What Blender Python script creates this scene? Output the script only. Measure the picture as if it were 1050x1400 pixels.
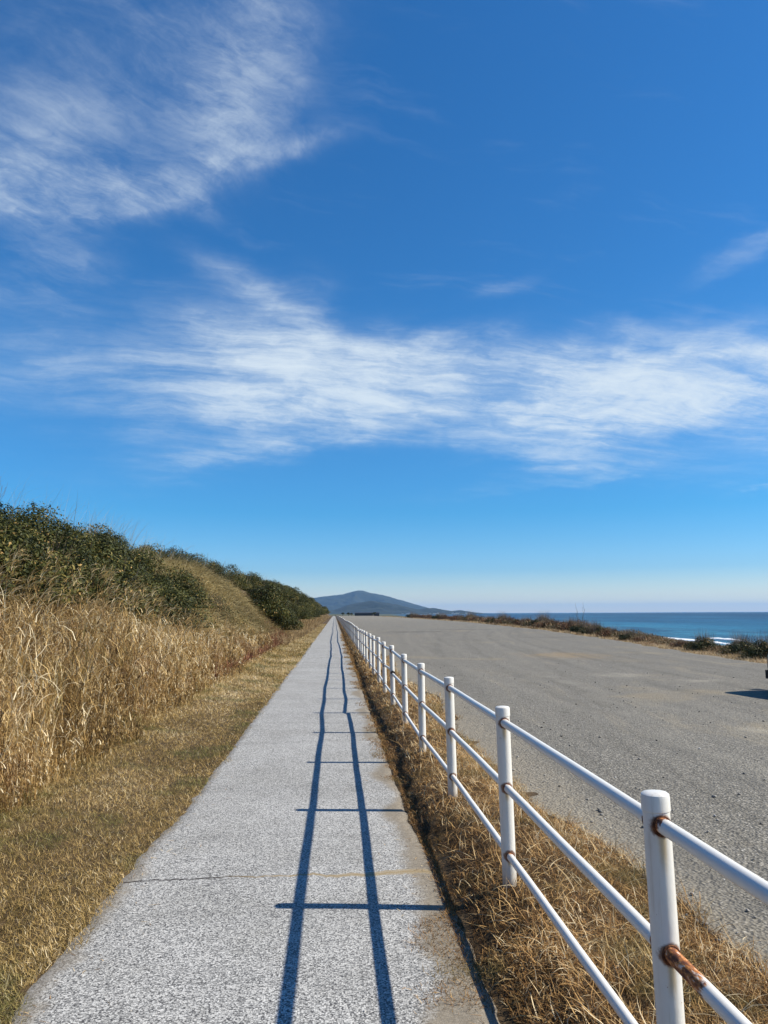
import bpy, math, random
import numpy as np
from mathutils import Matrix, Vector
for o in list(bpy.data.objects): bpy.data.objects.remove(o)
sc = bpy.context.scene
R = math.radians
rng = np.random.default_rng(7)
random.seed(7)

# ------------------------------------------------------------------ camera
F, PITCH, YAW, ROLL, EYE = 1027.0, 0.13437, 0.06583, -0.00483, 1.57
fw = Vector((math.sin(YAW)*math.cos(PITCH), math.cos(YAW)*math.cos(PITCH), math.sin(PITCH)))
rt = Vector((math.cos(YAW), -math.sin(YAW), 0)); up = rt.cross(fw)
r_ = rt*math.cos(ROLL)+up*math.sin(ROLL); u_ = up*math.cos(ROLL)-rt*math.sin(ROLL)
cam = bpy.data.cameras.new('camera'); co = bpy.data.objects.new('camera', cam)
sc.collection.objects.link(co)
co.matrix_world = Matrix(((r_.x, u_.x, -fw.x, 0), (r_.y, u_.y, -fw.y, 0), (r_.z, u_.z, -fw.z, EYE), (0, 0, 0, 1)))
cam.sensor_fit = 'VERTICAL'; cam.sensor_height = 36.0; cam.sensor_width = 27.0
cam.lens = F/1400*36; cam.clip_start = 0.05; cam.clip_end = 60000
sc.camera = co

# ------------------------------------------------------------------ light
SUN_EL, SUN_AZ = 40.7, 96.0           # azimuth clockwise from +Y
sun = bpy.data.lights.new('sun', 'SUN'); sun.energy = 5.0; sun.angle = R(0.5); sun.color = (1.0, 0.93, 0.81)
so = bpy.data.objects.new('sun', sun); sc.collection.objects.link(so)
sd = Vector((math.sin(R(SUN_AZ))*math.cos(R(SUN_EL)), math.cos(R(SUN_AZ))*math.cos(R(SUN_EL)), math.sin(R(SUN_EL))))
so.rotation_euler = sd.to_track_quat('Z', 'Y').to_euler()
so.location = (10, 0, 20)
sc.view_settings.view_transform = 'Standard'; sc.view_settings.look = 'None'
sc.view_settings.exposure = 0.55; sc.view_settings.gamma = 1.0; sc.view_settings.use_curve_mapping = False

# ------------------------------------------------------------------ node helper
class NT:
    def __init__(s, tree): s.t = tree; s.n = tree.nodes; s.l = tree.links
    def add(s, typ, **kw):
        n = s.n.new(typ)
        for k, v in kw.items(): setattr(n, k, v)
        return n
    def put(s, inp, v):
        if isinstance(v, bpy.types.NodeSocket): s.l.new(v, inp)
        elif v is not None:
            try: inp.default_value = v
            except Exception:
                inp.default_value = tuple(v)+(1,) if len(v) == 3 else tuple(v)[:3]
    def math(s, op, a, b=None, c=None, clamp=False):
        n = s.add('ShaderNodeMath', operation=op, use_clamp=clamp)
        s.put(n.inputs[0], a); s.put(n.inputs[1], b)
        if c is not None: s.put(n.inputs[2], c)
        return n.outputs[0]
    def vm(s, op, a, b=None):
        n = s.add('ShaderNodeVectorMath', operation=op)
        s.put(n.inputs[0], a); s.put(n.inputs[1], b)
        return n.outputs['Value'] if op in ('DOT_PRODUCT', 'LENGTH', 'DISTANCE') else n.outputs[0]
    def sep(s, v):
        n = s.add('ShaderNodeSeparateXYZ'); s.put(n.inputs[0], v); return n.outputs
    def comb(s, x, y, z):
        n = s.add('ShaderNodeCombineXYZ'); s.put(n.inputs[0], x); s.put(n.inputs[1], y); s.put(n.inputs[2], z); return n.outputs[0]
    def noise(s, vec, scale, detail=2, rough=.5, dist=0, color=False):
        n = s.add('ShaderNodeTexNoise'); s.put(n.inputs['Vector'], vec)
        n.inputs['Scale'].default_value = scale; n.inputs['Detail'].default_value = detail
        n.inputs['Roughness'].default_value = rough; n.inputs['Distortion'].default_value = dist
        return n.outputs['Color' if color else 0]
    def vor(s, vec, scale, out='Distance', feature='F1', rand=1):
        n = s.add('ShaderNodeTexVoronoi', feature=feature); s.put(n.inputs['Vector'], vec)
        n.inputs['Scale'].default_value = scale; n.inputs['Randomness'].default_value = rand
        return n.outputs[out]
    def map(s, v, a, b, c=0., d=1., smooth=True):
        n = s.add('ShaderNodeMapRange'); n.interpolation_type = 'SMOOTHSTEP' if smooth else 'LINEAR'
        for i, q in enumerate((v, a, b, c, d)): s.put(n.inputs[i], q)
        return n.outputs[0]
    def mix(s, f, a, b, mode='MIX'):
        n = s.add('ShaderNodeMix', data_type='RGBA', blend_type=mode)
        s.put(n.inputs[0], f); s.put(n.inputs[6], a); s.put(n.inputs[7], b); return n.outputs[2]
    def ramp(s, v, stops, interp='LINEAR'):
        n = s.add('ShaderNodeValToRGB'); cr = n.color_ramp; cr.interpolation = interp
        while len(cr.elements) < len(stops): cr.elements.new(0.5)
        for e, (p, c) in zip(cr.elements, stops): e.position = p; e.color = tuple(c)+(1,)
        s.put(n.inputs[0], v); return n.outputs[0]
    def pos(s): return s.add('ShaderNodeNewGeometry').outputs['Position']
    def attr(s, name):
        return s.add('ShaderNodeAttribute', attribute_name=name).outputs['Fac']
    def bump(s, h, strength=.5, dist=.01):
        n = s.add('ShaderNodeBump'); n.inputs['Strength'].default_value = strength; n.inputs['Distance'].default_value = dist
        s.put(n.inputs['Height'], h); return n.outputs[0]

def mat(name):
    m = bpy.data.materials.new(name); m.use_nodes = True; t = NT(m.node_tree)
    b = m.node_tree.nodes['Principled BSDF']; b.inputs['Specular IOR Level'].default_value = .3
    return m, t, b

def azel(x, y):
    d = fw*F + r_*(x-525) - u_*(y-700); d.normalize()
    return math.degrees(math.atan2(d.x, d.y)), math.degrees(math.asin(d.z))

# ------------------------------------------------------------------ sky
w = bpy.data.worlds.new('World'); sc.world = w; w.use_nodes = True
T = NT(w.node_tree); bg = w.node_tree.nodes['Background']; bg.inputs[1].default_value = 0.078
sky = T.add('ShaderNodeTexSky', sky_type='NISHITA'); sky.sun_disc = False
sky.sun_elevation = R(SUN_EL); sky.sun_rotation = R(SUN_AZ); sky.air_density = 1.0; sky.dust_density = 0.1; sky.ozone_density = 1.6
dirv = T.vm('NORMALIZE', T.add('ShaderNodeTexCoord').outputs['Generated'])
dx, dy, dz = T.sep(dirv)[0:3]
az = T.math('MULTIPLY', T.math('ARCTAN2', dx, dy), 180/math.pi)
el = T.math('MULTIPLY', T.math('ARCSINE', dz), 180/math.pi)
# cirrus: a sheet high up, so its texture foreshortens towards the horizon
dzp = T.math('ADD', T.math('MAXIMUM', dz, 0), .12)
sheet = T.comb(T.math('DIVIDE', dx, dzp), T.math('DIVIDE', dy, dzp), 0)
w1 = T.vm('SUBTRACT', T.noise(sheet, 1.3, 4, .6, 0, True), (.5, .5, .5))
w2 = T.vm('SUBTRACT', T.noise(sheet, 5.0, 4, .65, 0, True), (.5, .5, .5))
ws = T.vm('ADD', sheet, T.vm('MULTIPLY', w1, (.34, .34, 0)))
def rotst(v, ang, sx, sy):
    n = T.add('ShaderNodeMapping', vector_type='TEXTURE'); T.put(n.inputs[0], v)
    n.inputs['Rotation'].default_value = (0, 0, R(ang)); n.inputs['Scale'].default_value = (sx, sy, 1); return n.outputs[0]
fibA = T.noise(rotst(ws, 10, 1.7, .42), 3.0, 11, .68, .12)
fibB = T.noise(rotst(ws, 48, 1.2, .45), 3.6, 11, .70, .15)
puff = T.noise(T.vm('ADD', ws, T.vm('MULTIPLY', w2, (.25, .25, 0))), 3.2, 10, .66)
P0 = T.comb(az, el, 1.0)
warp = T.vm('ADD', T.vm('MULTIPLY', w1, (9.0, 5.0, 0)), T.vm('MULTIPLY', w2, (4.5, 2.2, 0)))
P = T.vm('ADD', P0, warp)
def blobs(lst):
    acc = None
    for (cx, cy, a, b, rot, wt) in lst:
        c, s = math.cos(R(rot)), math.sin(R(rot))
        a0 = np.array(azel(cx, cy)); e = 8.0
        J = np.array([(np.array(azel(cx+e, cy))-a0)/e, (np.array(azel(cx, cy+e))-a0)/e]).T
        A = np.array([[c/a, s/a], [-s/b, c/b]]) @ np.linalg.inv(J)
        k = -A @ a0
        u = T.vm('DOT_PRODUCT', P, (A[0, 0], A[0, 1], k[0])); v = T.vm('DOT_PRODUCT', P, (A[1, 0], A[1, 1], k[1]))
        r2 = T.math('MULTIPLY_ADD', u, u, T.math('MULTIPLY', v, v))
        g = T.math('POWER', 0.3679, r2)
        acc = T.math('MULTIPLY', g, wt) if acc is None else T.math('MULTIPLY_ADD', g, wt, acc)
    return acc
# (x, y, half length, half width, turn, weight)
main = blobs([(360, 495, 150, 60, 12, .85), (470, 540, 190, 55, -6, .75), (600, 480, 110, 32, -16, .60), (330, 400, 110, 26, 30, .50), (415, 415, 50, 45, 40, .35),
    (760, 540, 150, 55, 4, .95), (900, 525, 190, 55, -8, 1.0), (1040, 520, 140, 75, 0, 1.0), (620, 520, 130, 40, 0, .5), (180, 540, 200, 60, 10, .34), (330, 620, 200, 22, -8, .42),
    (740, 620, 240, 24, 6, .42), (1010, 345, 90, 14, -22, .42), (690, 385, 50, 9, -10, .30), (880, 445, 60, 14, 0, .3), (700, 660, 160, 10, -6, .2), (640, 800, 90, 7, 0, .30), (1040, 655, 30, 5, 0, .35), (40, 470, 160, 90, 0, .22), (640, 545, 420, 65, 0, .30)])
left = blobs([(40, 262, 200, 34, 8, 1.05), (200, 250, 150, 32, -8, .85), (345, 60, 60, 120, 12, .62), (290, 160, 90, 70, 30, .42), (410, 190, 90, 22, -10, .5), (120, 110, 190, 100, -10, .32),
    (70, 350, 90, 60, 30, .40), (230, 20, 240, 60, 0, .30), (30, 200, 120, 60, 0, .40), (420, 60, 60, 130, 8, .16), (180, 170, 260, 130, -10, .22), (60, 400, 120, 60, 0, .22)])
f1 = T.math('ADD', T.math('MULTIPLY', fibA, .60), T.math('MULTIPLY', puff, .50))
dA = T.math('MULTIPLY', T.math('MINIMUM', T.math('MULTIPLY', main, .95), 1.05), T.map(f1, .34, .78, .30, 1.12))
f2 = T.math('ADD', T.math('MULTIPLY', fibB, .5), T.math('MULTIPLY', puff, .6))
dB = T.math('MULTIPLY', T.math('MINIMUM', left, .95), T.map(f2, .36, .80, .20, 1.22))
dens = T.math('MAXIMUM', T.map(dA, .0, 1.12, 0, .90), T.map(dB, .0, 1.30, 0, .74))
dens = T.math('ADD', dens, T.map(T.math('MULTIPLY', fibA, T.map(el, 2, 22)), .52, .8, 0, .10), clamp=True)
hs = T.add('ShaderNodeHueSaturation'); hs.inputs['Saturation'].default_value = 1.32; hs.inputs['Value'].default_value = 1.31
hs.inputs['Hue'].default_value = .497
T.put(hs.inputs['Color'], sky.outputs[0])
skyc = T.mix(1.0, hs.outputs[0], T.ramp(T.map(el, 0, 40, smooth=False), [(0, (1.0, 1.0, 1.08)), (.03, (.75, .80, 1.0)), (.08, (.40, .62, .94)), (.19, (.25, .62, .90)), (.42, (.42, .76, .96)), (1, (.52, .80, 1.0))]), 'MULTIPLY')
T.put(bg.inputs[0], T.mix(dens, skyc, (6.6, 7.5, 8.2, 1)))

# ------------------------------------------------------------------ object helpers
col = sc.collection
def tag(o, label=None, cat=None, group=None, kind=None):
    if label: o['label'] = label
    if cat: o['category'] = cat
    if group: o['group'] = group
    if kind: o['kind'] = kind
    return o
def empty(name, loc=(0, 0, 0), rz=0):
    o = bpy.data.objects.new(name, None); col.objects.link(o); o.location = loc; o.rotation_euler = (0, 0, rz)
    o.empty_display_size = .2; return o
def meshobj(name, verts, faces, m, parent=None, smooth=False, attrs=None):
    """faces: (n,3) or (n,4) numpy array or list of lists"""
    me = bpy.data.meshes.new(name)
    if isinstance(faces, np.ndarray):
        verts = np.ascontiguousarray(verts, dtype=np.float32); n, k = faces.shape
        me.vertices.add(len(verts)); me.vertices.foreach_set('co', verts.ravel())
        me.loops.add(n*k); me.loops.foreach_set('vertex_index', faces.astype(np.int32).ravel())
        me.polygons.add(n); me.polygons.foreach_set('loop_start', np.arange(0, n*k, k, dtype=np.int32))
        me.polygons.foreach_set('loop_total', np.full(n, k, dtype=np.int32))
        me.update(calc_edges=True)
    else:
        me.from_pydata([tuple(v) for v in verts], [], faces); me.update()
    if smooth: me.polygons.foreach_set('use_smooth', np.ones(len(me.polygons), dtype=bool))
    for k, v in (attrs or {}).items():
        a = me.attributes.new(k, 'FLOAT', 'POINT'); a.data.foreach_set('value', np.ascontiguousarray(v, dtype=np.float32))
    if m: me.materials.append(m)
    o = bpy.data.objects.new(name, me); col.objects.link(o)
    if parent: o.parent = parent
    return o
def copy_tree(o, parent=None):
    c = o.copy(); col.objects.link(c); c.parent = parent
    for ch in list(o.children): copy_tree(ch, c)
    return c
class MB:
    def __init__(s): s.v = []; s.f = []
    def box(s, x0, x1, y0, y1, z0, z1):
        n = len(s.v); s.v += [(x, y, z) for z in (z0, z1) for y in (y0, y1) for x in (x0, x1)]
        s.f += [[n+i for i in q] for q in ((0, 2, 3, 1), (4, 5, 7, 6), (0, 1, 5, 4), (2, 6, 7, 3), (0, 4, 6, 2), (1, 3, 7, 5))]; return s
    def lathe(s, prof, n=20, axis='z', org=(0, 0, 0)):
        b = len(s.v)
        for (r, h) in prof:
            for k in range(n):
                a = 2*math.pi*k/n; c, q = r*math.cos(a), r*math.sin(a)
                p = (c, q, h) if axis == 'z' else (c, h, q)
                s.v.append((p[0]+org[0], p[1]+org[1], p[2]+org[2]))
        for i in range(len(prof)-1):
            for k in range(n):
                q = [b+i*n+k, b+i*n+(k+1) % n, b+(i+1)*n+(k+1) % n, b+(i+1)*n+k]
                s.f.append(q if axis == 'z' else q[::-1])
        s.f.append([b+k for k in range(n)][::-1]); s.f.append([b+(len(prof)-1)*n+k for k in range(n)])
        return s
    def tube(s, p, q, r, n=12, segs=1, wob=0):
        p, q = Vector(p), Vector(q); d = (q-p).normalized(); a = d.orthogonal().normalized(); c = d.cross(a); b = len(s.v)
        for i in range(segs+1):
            m_ = p.lerp(q, i/segs)
            if 0 < i < segs and wob: m_ = m_+Vector((random.uniform(-wob, wob), 0, random.uniform(-wob, wob)))
            for k in range(n):
                t = 2*math.pi*k/n; s.v.append(tuple(m_+a*r*math.cos(t)+c*r*math.sin(t)))
        for i in range(segs):
            for k in range(n): s.f.append([b+i*n+k, b+i*n+(k+1) % n, b+(i+1)*n+(k+1) % n, b+(i+1)*n+k])
        s.f.append([b+k for k in range(n)][::-1]); s.f.append([b+segs*n+k for k in range(n)]); return s
    def build(s, name, m, parent=None, smooth=True):
        o = meshobj(name, s.v, s.f, m, parent)
        if smooth:
            o.data.polygons.foreach_set('use_smooth', np.ones(len(o.data.polygons), dtype=bool))
            try: o.data.set_sharp_from_angle(angle=R(38))
            except Exception: pass
        return o

# ------------------------------------------------------------------ value noise + ground shape
PERM = np.random.default_rng(3).random((256, 256))
def vn(x, y):
    xi, yi = np.floor(x).astype(int), np.floor(y).astype(int); fx, fy = x-xi, y-yi
    fx = fx*fx*(3-2*fx); fy = fy*fy*(3-2*fy)
    g = lambda i, j: PERM[(xi+i) & 255, (yi+j) & 255]
    return (g(0, 0)*(1-fx)+g(1, 0)*fx)*(1-fy)+(g(0, 1)*(1-fx)+g(1, 1)*fx)*fy
def fbm(x, y, o=4):
    s = 0; a = .5
    for i in range(o): s = s+a*(vn(x*2**i+17*i, y*2**i+31*i)-.5); a *= .5
    return s
def ss(x, a, b):
    t = np.clip((x-a)/(b-a), 0, 1); return t*t*(3-2*t)
LOTY = np.array([-60, 8, 22, 36, 64, 132, 300, 600]); LOTX = np.array([12, 12.2, 13.0, 14.9, 18.8, 23.5, 26, 22])
def lot_edge(y): return np.interp(y, LOTY, LOTX)
def lot_inner(y): return 1.70+.16*np.sin(y*.55)+.4*fbm(y*.8, y*0+3)
def shore(y): return 56.5+np.maximum(0, y-300)*.07+1.6*np.sin(y/23.)+.8*np.sin(y/9.)
def crest_x(y): return np.interp(y, [0, 18, 30, 42, 70, 120, 300], [-8.0, -7.6, -7.0, -5.8, -4.6, -4.4, -4.4])
def foot_x(y): return np.interp(y, [0, 12, 40, 60], [-2.55, -2.7, -2.6, -2.3])
SEA = -3.43
def ground(x, y, cut=True):
    x = np.asarray(x, float); y = np.asarray(y, float)
    fx = foot_x(y)+.25*fbm(y*.4, y*0+9); cx = crest_x(y)
    t = np.clip((fx-x)/(fx-cx), 0, None)
    hb = np.interp(y, [0, 20, 40, 70, 150, 400, 700], [2.9, 3.0, 3.1, 2.9, 2.7, 2.0, .5])
    bank = np.where(t < 1, hb*(t*.55+.45*ss(t, 0, 1)), hb-np.clip((t-1)*.6, 0, 1)*1.6)
    z = np.where(x < fx, bank, 0)
    z = z+np.where(x < fx, .5*fbm(x*.35, y*.2)*np.clip(t*3, 0, 1), 0)
    z = z+.10*ss(-x, 1.3, 2.7)
    x0 = .60+.08*(1-ss(y, 4.6, 6)); r = .125*np.clip((x-x0)/(.95-x0), 0, 1)*(1-ss(x, 1.15, 1.75))
    z = z+r+np.where((x > .6) & (x < 1.75), .06*fbm(x*3.5, y*3.5), 0)
    z = z+.03*ss(x, 1.1, 1.8)
    le = lot_edge(y); sh = shore(y)
    fr = .05*ss(x, le, le+1.5)*(1-ss(x, le+2, le+6))+np.where(x > le, .10*fbm(x*.5, y*.3), 0)
    u = np.clip((x-le-2)/(sh-le-2), 0, 1)
    bch = np.interp(u, [0, .15, .4, .6, .8, 1.0], [0, -.8, -1.95, -2.6, -3.05, SEA-.02])
    z = z+np.where(x > le, fr*(1-u), 0)+bch
    z = np.where(x > sh, SEA-.02-(x-sh)*.08, z); z = np.maximum(z, -9)
    z = z+np.where((np.abs(x) < 12) & (x > -2.4), .008*fbm(x*1.3, y*1.3), 0)
    if cut:
        z = z-.05*(ss(x, -1.20, -1.12)*(1-ss(x, .50, .56))) - .05*(ss(x, 1.95, 2.2)*(1-ss(x, le-.6, le-.3)))
    return z
def grid(name, xs, ys, zf, m, parent=None, smooth=True):
    X, Y = np.meshgrid(xs, ys); Z = zf(X, Y) if callable(zf) else zf
    nx, ny = len(xs), len(ys); i = np.arange(nx*ny).reshape(ny, nx)
    f = np.stack([i[:-1, :-1], i[:-1, 1:], i[1:, 1:], i[1:, :-1]], -1).reshape(-1, 4)
    return meshobj(name, np.stack([X, Y, Z], -1).reshape(-1, 3), f, m, parent, smooth)

# ------------------------------------------------------------------ materials of the ground
m_soil, T, B = mat('soil_and_sand')
p = T.pos(); X, Y, Z = T.sep(p)[0:3]
soil = T.ramp(T.noise(p, 9, 5, .65), [(.3, (.03, .02, .010)), (.55, (.09, .058, .026)), (.75, (.20, .135, .065))])
sand = T.ramp(T.noise(p, .35, 6, .7), [(.3, (.16, .13, .10)), (.7, (.27, .22, .165))])
soil = T.mix(T.map(X, 9, 12.5), soil, T.ramp(T.noise(p, 3, 5, .7), [(.3, (.16, .11, .06)), (.7, (.38, .29, .17))]))
c = T.mix(T.map(X, 19, 30), soil, sand)
c = T.mix(T.map(Z, -2.9, -3.3), c, (.075, .062, .052, 1))
forest = T.ramp(T.noise(p, .004, 6, .7), [(.35, (.03, .045, .02)), (.7, (.12, .11, .06))])
c = T.mix(T.map(Y, 420, 700), c, forest)
T.put(B.inputs['Base Color'], c); B.inputs['Roughness'].default_value = .95
T.put(B.inputs['Normal'], T.bump(T.noise(p, 30, 5, .7), .7, .03))

m_path, T, B = mat('exposed_aggregate_pavement')
p = T.pos(); X, Y, Z = T.sep(p)[0:3]
wp = T.vm('ADD', p, T.vm('MULTIPLY', T.vm('SUBTRACT', T.noise(p, 60, 2, .5, 0, True), (.5, .5, .5)), (.01, .01, .01)))
vc = T.sep(T.vor(wp, 125, 'Color'))[0]; vd = T.vor(wp, 125, 'Distance')
vc2 = T.sep(T.vor(wp, 260, 'Color'))[1]
st = T.ramp(vc, [(0, (.10, .102, .102)), (.2, (.27, .275, .27)), (.5, (.54, .545, .53)), (.8, (.84, .84, .81)), (1, (.95, .95, .92))])
st = T.mix(.35, st, T.ramp(vc2, [(0, (.07, .07, .075)), (.5, (.46, .455, .445)), (1, (.90, .89, .86))]))
st = T.mix(T.map(vd, .45, .85), st, (.09, .09, .095, 1))
st = T.mix(1, st, (.76, .75, .725, 1), 'MULTIPLY'); big = T.noise(p, .9, 6, .65)
st = T.mix(T.map(big, .35, .7, 0, .45), st, (.66, .65, .62, 1), 'MULTIPLY'); st = T.mix(T.map(T.noise(p, 3.1, 6, .7), .52, .7, 0, .30), st, (.60, .59, .56, 1), 'MULTIPLY')
# weathering bands across the walkway
bnd = T.noise(T.vm('MULTIPLY', p, (.25, 2.2, 1)), 1.0, 4, .6)
st = T.mix(T.map(bnd, .5, .72, 0, .35), st, (.60, .60, .60, 1), 'MULTIPLY')
# washed-in sand along the right-hand edge, in bays
dirt = T.ramp(T.noise(p, 45, 5, .75), [(.3, (.20, .165, .115)), (.7, (.40, .345, .26))])
fine = T.ramp(T.noise(p, 220, 3, .7), [(.35, (.6, .6, .6)), (.65, (1.15, 1.15, 1.15))])
dirt = T.mix(1, dirt, fine, 'MULTIPLY'); dirt = T.mix(1, dirt, (.80, .80, .80, 1), 'MULTIPLY')
bay = T.noise(T.comb(0, Y, 0), .62, 2, .5)
lim = T.math('SUBTRACT', T.map(Y, 3.0, 4.6, .50, .56), T.map(bay, .33, .70, .02, .24))
lim = T.math('ADD', lim, T.math('MULTIPLY', T.math('SUBTRACT', T.noise(p, 7, 5, .6), .5), .16))
dm = T.map(T.math('SUBTRACT', X, lim), -.05, .07, 0, .93)
nl = T.math('ADD', -1.17, T.math('MULTIPLY', T.math('SUBTRACT', T.noise(p, 2.3, 5, .7), .5), .34))
dl = T.map(T.math('SUBTRACT', nl, X), -.05, .06, 0, .6)
st = T.mix(T.math('MAXIMUM', dm, dl), st, dirt)
# transverse cracks: one every ten metres or so, the first 4.75 m off
cn = T.noise(T.comb(X, T.math('MULTIPLY', Y, .0), 4.2), 3.4, 5, .62)
cy = T.math('ADD', T.math('MULTIPLY', T.math('SUBTRACT', cn, .5), .20), 4.79)
yy = T.math('ABSOLUTE', T.math('SUBTRACT', Y, cy))
crk = T.math('MULTIPLY', T.map(yy, .007, .014, 1, 0), T.map(T.noise(p, 25, 2), .38, .5, .55, 1))
smear = T.map(T.math('SUBTRACT', yy, T.math('MULTIPLY', T.noise(p, 14, 4), T.map(X, -.4, .5, .02, .07))), .0, .012, 1, 0)
crk_c = T.mix(T.map(X, -.75, -.35), (.035, .03, .028, 1), (.27, .205, .11, 1))
st = T.mix(T.math('MULTIPLY', smear, T.map(X, -.5, .25, 0, .8)), st, (.30, .235, .14, 1))
st = T.mix(crk, st, crk_c)
h2 = T.vor(T.vm('ADD', p, T.vm('MULTIPLY', T.noise(p, 3, 4, .6, 0, True), (.4, .4, 0))), .9, 'Distance', 'DISTANCE_TO_EDGE')
hair = T.math('MULTIPLY', T.map(h2, .002, .006, 1, 0), T.map(T.noise(p, .8, 2), .56, .62))
st = T.mix(T.math('MULTIPLY', hair, .7), st, (.07, .065, .06, 1))
dots = T.math('MULTIPLY', T.map(T.vor(p, 5.0), .02, .035, 1, 0), .85)
st = T.mix(dots, st, (.03, .027, .025, 1))
T.put(B.inputs['Base Color'], st); B.inputs['Roughness'].default_value = .85
T.put(B.inputs['Normal'], T.bump(T.math('SUBTRACT', T.math('MULTIPLY', vc, .5), vd), .25, .004))

m_lot, T, B = mat('compacted_gravel')
p = T.pos(); X, Y, Z = T.sep(p)[0:3]
pw = T.vm('ADD', p, T.vm('MULTIPLY', T.vm('SUBTRACT', T.noise(p, .25, 3, .5, 0, True), (.5, .5, .5)), (3, 6, 0)))
g1 = T.vor(p, 80, 'Color'); g1 = T.sep(g1)[0]; g2 = T.sep(T.vor(p, 24, 'Color'))[1]
base = T.ramp(g1, [(0, (.05, .048, .043)), (.3, (.16, .15, .13)), (.72, (.27, .255, .22)), (.94, (.42, .39, .34)), (1, (.70, .67, .61))])
base = T.mix(T.map(g2, .86, 1.0, 0, .45), base, (.40, .37, .32, 1))
base = T.mix(T.map(T.noise(p, 90, 3, .7), .3, .7, .0, .55), base, (.20, .185, .16, 1))
# broad colour drift and wheel streaks running down the lot
ang = T.comb(T.math('ADD', T.math('MULTIPLY', X, 1.0), T.math('MULTIPLY', Y, -.10)), T.math('MULTIPLY', Y, .045), 0)
sk = T.noise(T.vm('ADD', ang, T.vm('MULTIPLY', T.noise(p, .12, 2, .5, 0, True), (1.6, 1.6, 0))), 2.1, 6, .66)
base = T.mix(T.map(sk, .52, .70, 0, .55), base, (.68, .67, .65, 1), 'MULTIPLY')
base = T.mix(T.map(sk, .44, .30, 0, .35), base, (.40, .345, .25, 1))
tan = T.noise(pw, .22, 5, .62)
base = T.mix(T.map(tan, .54, .68, 0, .45), base, (.37, .305, .20, 1))
edge = T.map(T.math('ADD', X, T.math('MULTIPLY', T.noise(p, 1.2, 4, .7), .9)), 2.1, 3.0, .6, 0)
base = T.mix(edge, base, (.33, .285, .215, 1))
def patch(cx, cy, ax, ay, colr, amt, noise_s=2.0):
    global base
    d = T.vm('LENGTH', T.vm('MULTIPLY', T.vm('SUBTRACT', p, (cx, cy, 0)), (1/ax, 1/ay, 0)))
    d = T.math('ADD', d, T.math('MULTIPLY', T.math('SUBTRACT', T.noise(T.vm('MULTIPLY', p, (.5, 1.0, 1)), noise_s, 8, .78), .5), 3.4))
    base = T.mix(T.math('MULTIPLY', T.map(d, .1, 1.1, amt, 0), T.map(T.noise(p, noise_s*6, 4, .7), .38, .58, .25, 1)), base, colr)
patch(8.3, 27, 1.9, 2.6, (.38, .27, .14, 1), .8)
patch(7.0, 18.5, .8, .9, (.52, .48, .40, 1), .55, 5)
patch(8.2, 16.7, .6, .6, (.50, .46, .38, 1), .6, 5)
patch(7.4, 11.2, .9, .9, (.34, .27, .17, 1), .6, 4)
patch(6.1, 9.7, .5, .35, (.09, .085, .078, 1), .55, 6)
patch(5.7, 9.9, .4, .22, (.48, .45, .38, 1), .5, 6)
patch(6.5, 63, 3.5, 2.6, (.065, .06, .055, 1), .85, 1)
patch(12, 70, 5.0, 1.6, (.07, .065, .06, 1), .7, 1)
patch(13.4, 47, 2.6, 1.0, (.08, .075, .068, 1), .7, 1)
patch(8.5, 43, 2.0, .8, (.09, .085, .075, 1), .6, 1)
def track(a, b_, c_, half, colr, amt):
    global base
    cxx = T.math('ADD', a, T.math('MULTIPLY', Y, T.math('ADD', b_, T.math('MULTIPLY', Y, c_))))
    q = T.math('ABSOLUTE', T.math('SUBTRACT', T.math('ABSOLUTE', T.math('SUBTRACT', T.math('ADD', X, T.math('MULTIPLY', T.noise(p, .5, 2), .3)), cxx)), .74))
    k = T.math('MULTIPLY', T.map(q, half*.3, half, amt, 0), T.map(T.noise(p, 1.1, 5, .75), .36, .62))
    base = T.mix(k, base, colr)
track(3.0, .02, .0016, .26, (.15, .142, .125, 1), .5)
track(5.6, -.09, .0018, .24, (.33, .31, .265, 1), .3)
track(8.6, -.10, .0030, .26, (.145, .138, .122, 1), .5)
track(4.2, .10, .0006, .26, (.33, .31, .265, 1), .3)
track(10.6, -.05, .0022, .30, (.15, .142, .125, 1), .45)
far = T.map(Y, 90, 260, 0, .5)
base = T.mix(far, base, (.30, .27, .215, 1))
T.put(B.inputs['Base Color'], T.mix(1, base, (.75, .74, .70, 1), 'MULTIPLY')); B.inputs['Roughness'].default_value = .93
hh = T.math('ADD', T.vor(p, 50), T.math('MULTIPLY', T.vor(p, 17), .8))
T.put(B.inputs['Normal'], T.bump(T.math('ADD', hh, T.math('MULTIPLY', T.noise(p, 4, 4, .6), 2.0)), .75, .014))

# ------------------------------------------------------------------ ground, path, lot, sea
gx = np.unique(np.concatenate([-np.geomspace(16, 9000, 34), np.arange(-16, -2.6, .4), np.arange(-2.6, 2.6, .06), np.arange(2.6, 12, .5), np.arange(12, 34, .6), np.arange(34, 80, 1.5), np.geomspace(80, 12000, 30)]))
gy = np.unique(np.concatenate([[-60, -30, -15, -8], np.arange(-4, 12, .12), np.arange(12, 40, .4), np.arange(40, 120, 1.2), np.geomspace(120, 12000, 90)]))
tag(grid('ground', gx, gy, ground, m_soil), kind='structure')

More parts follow.
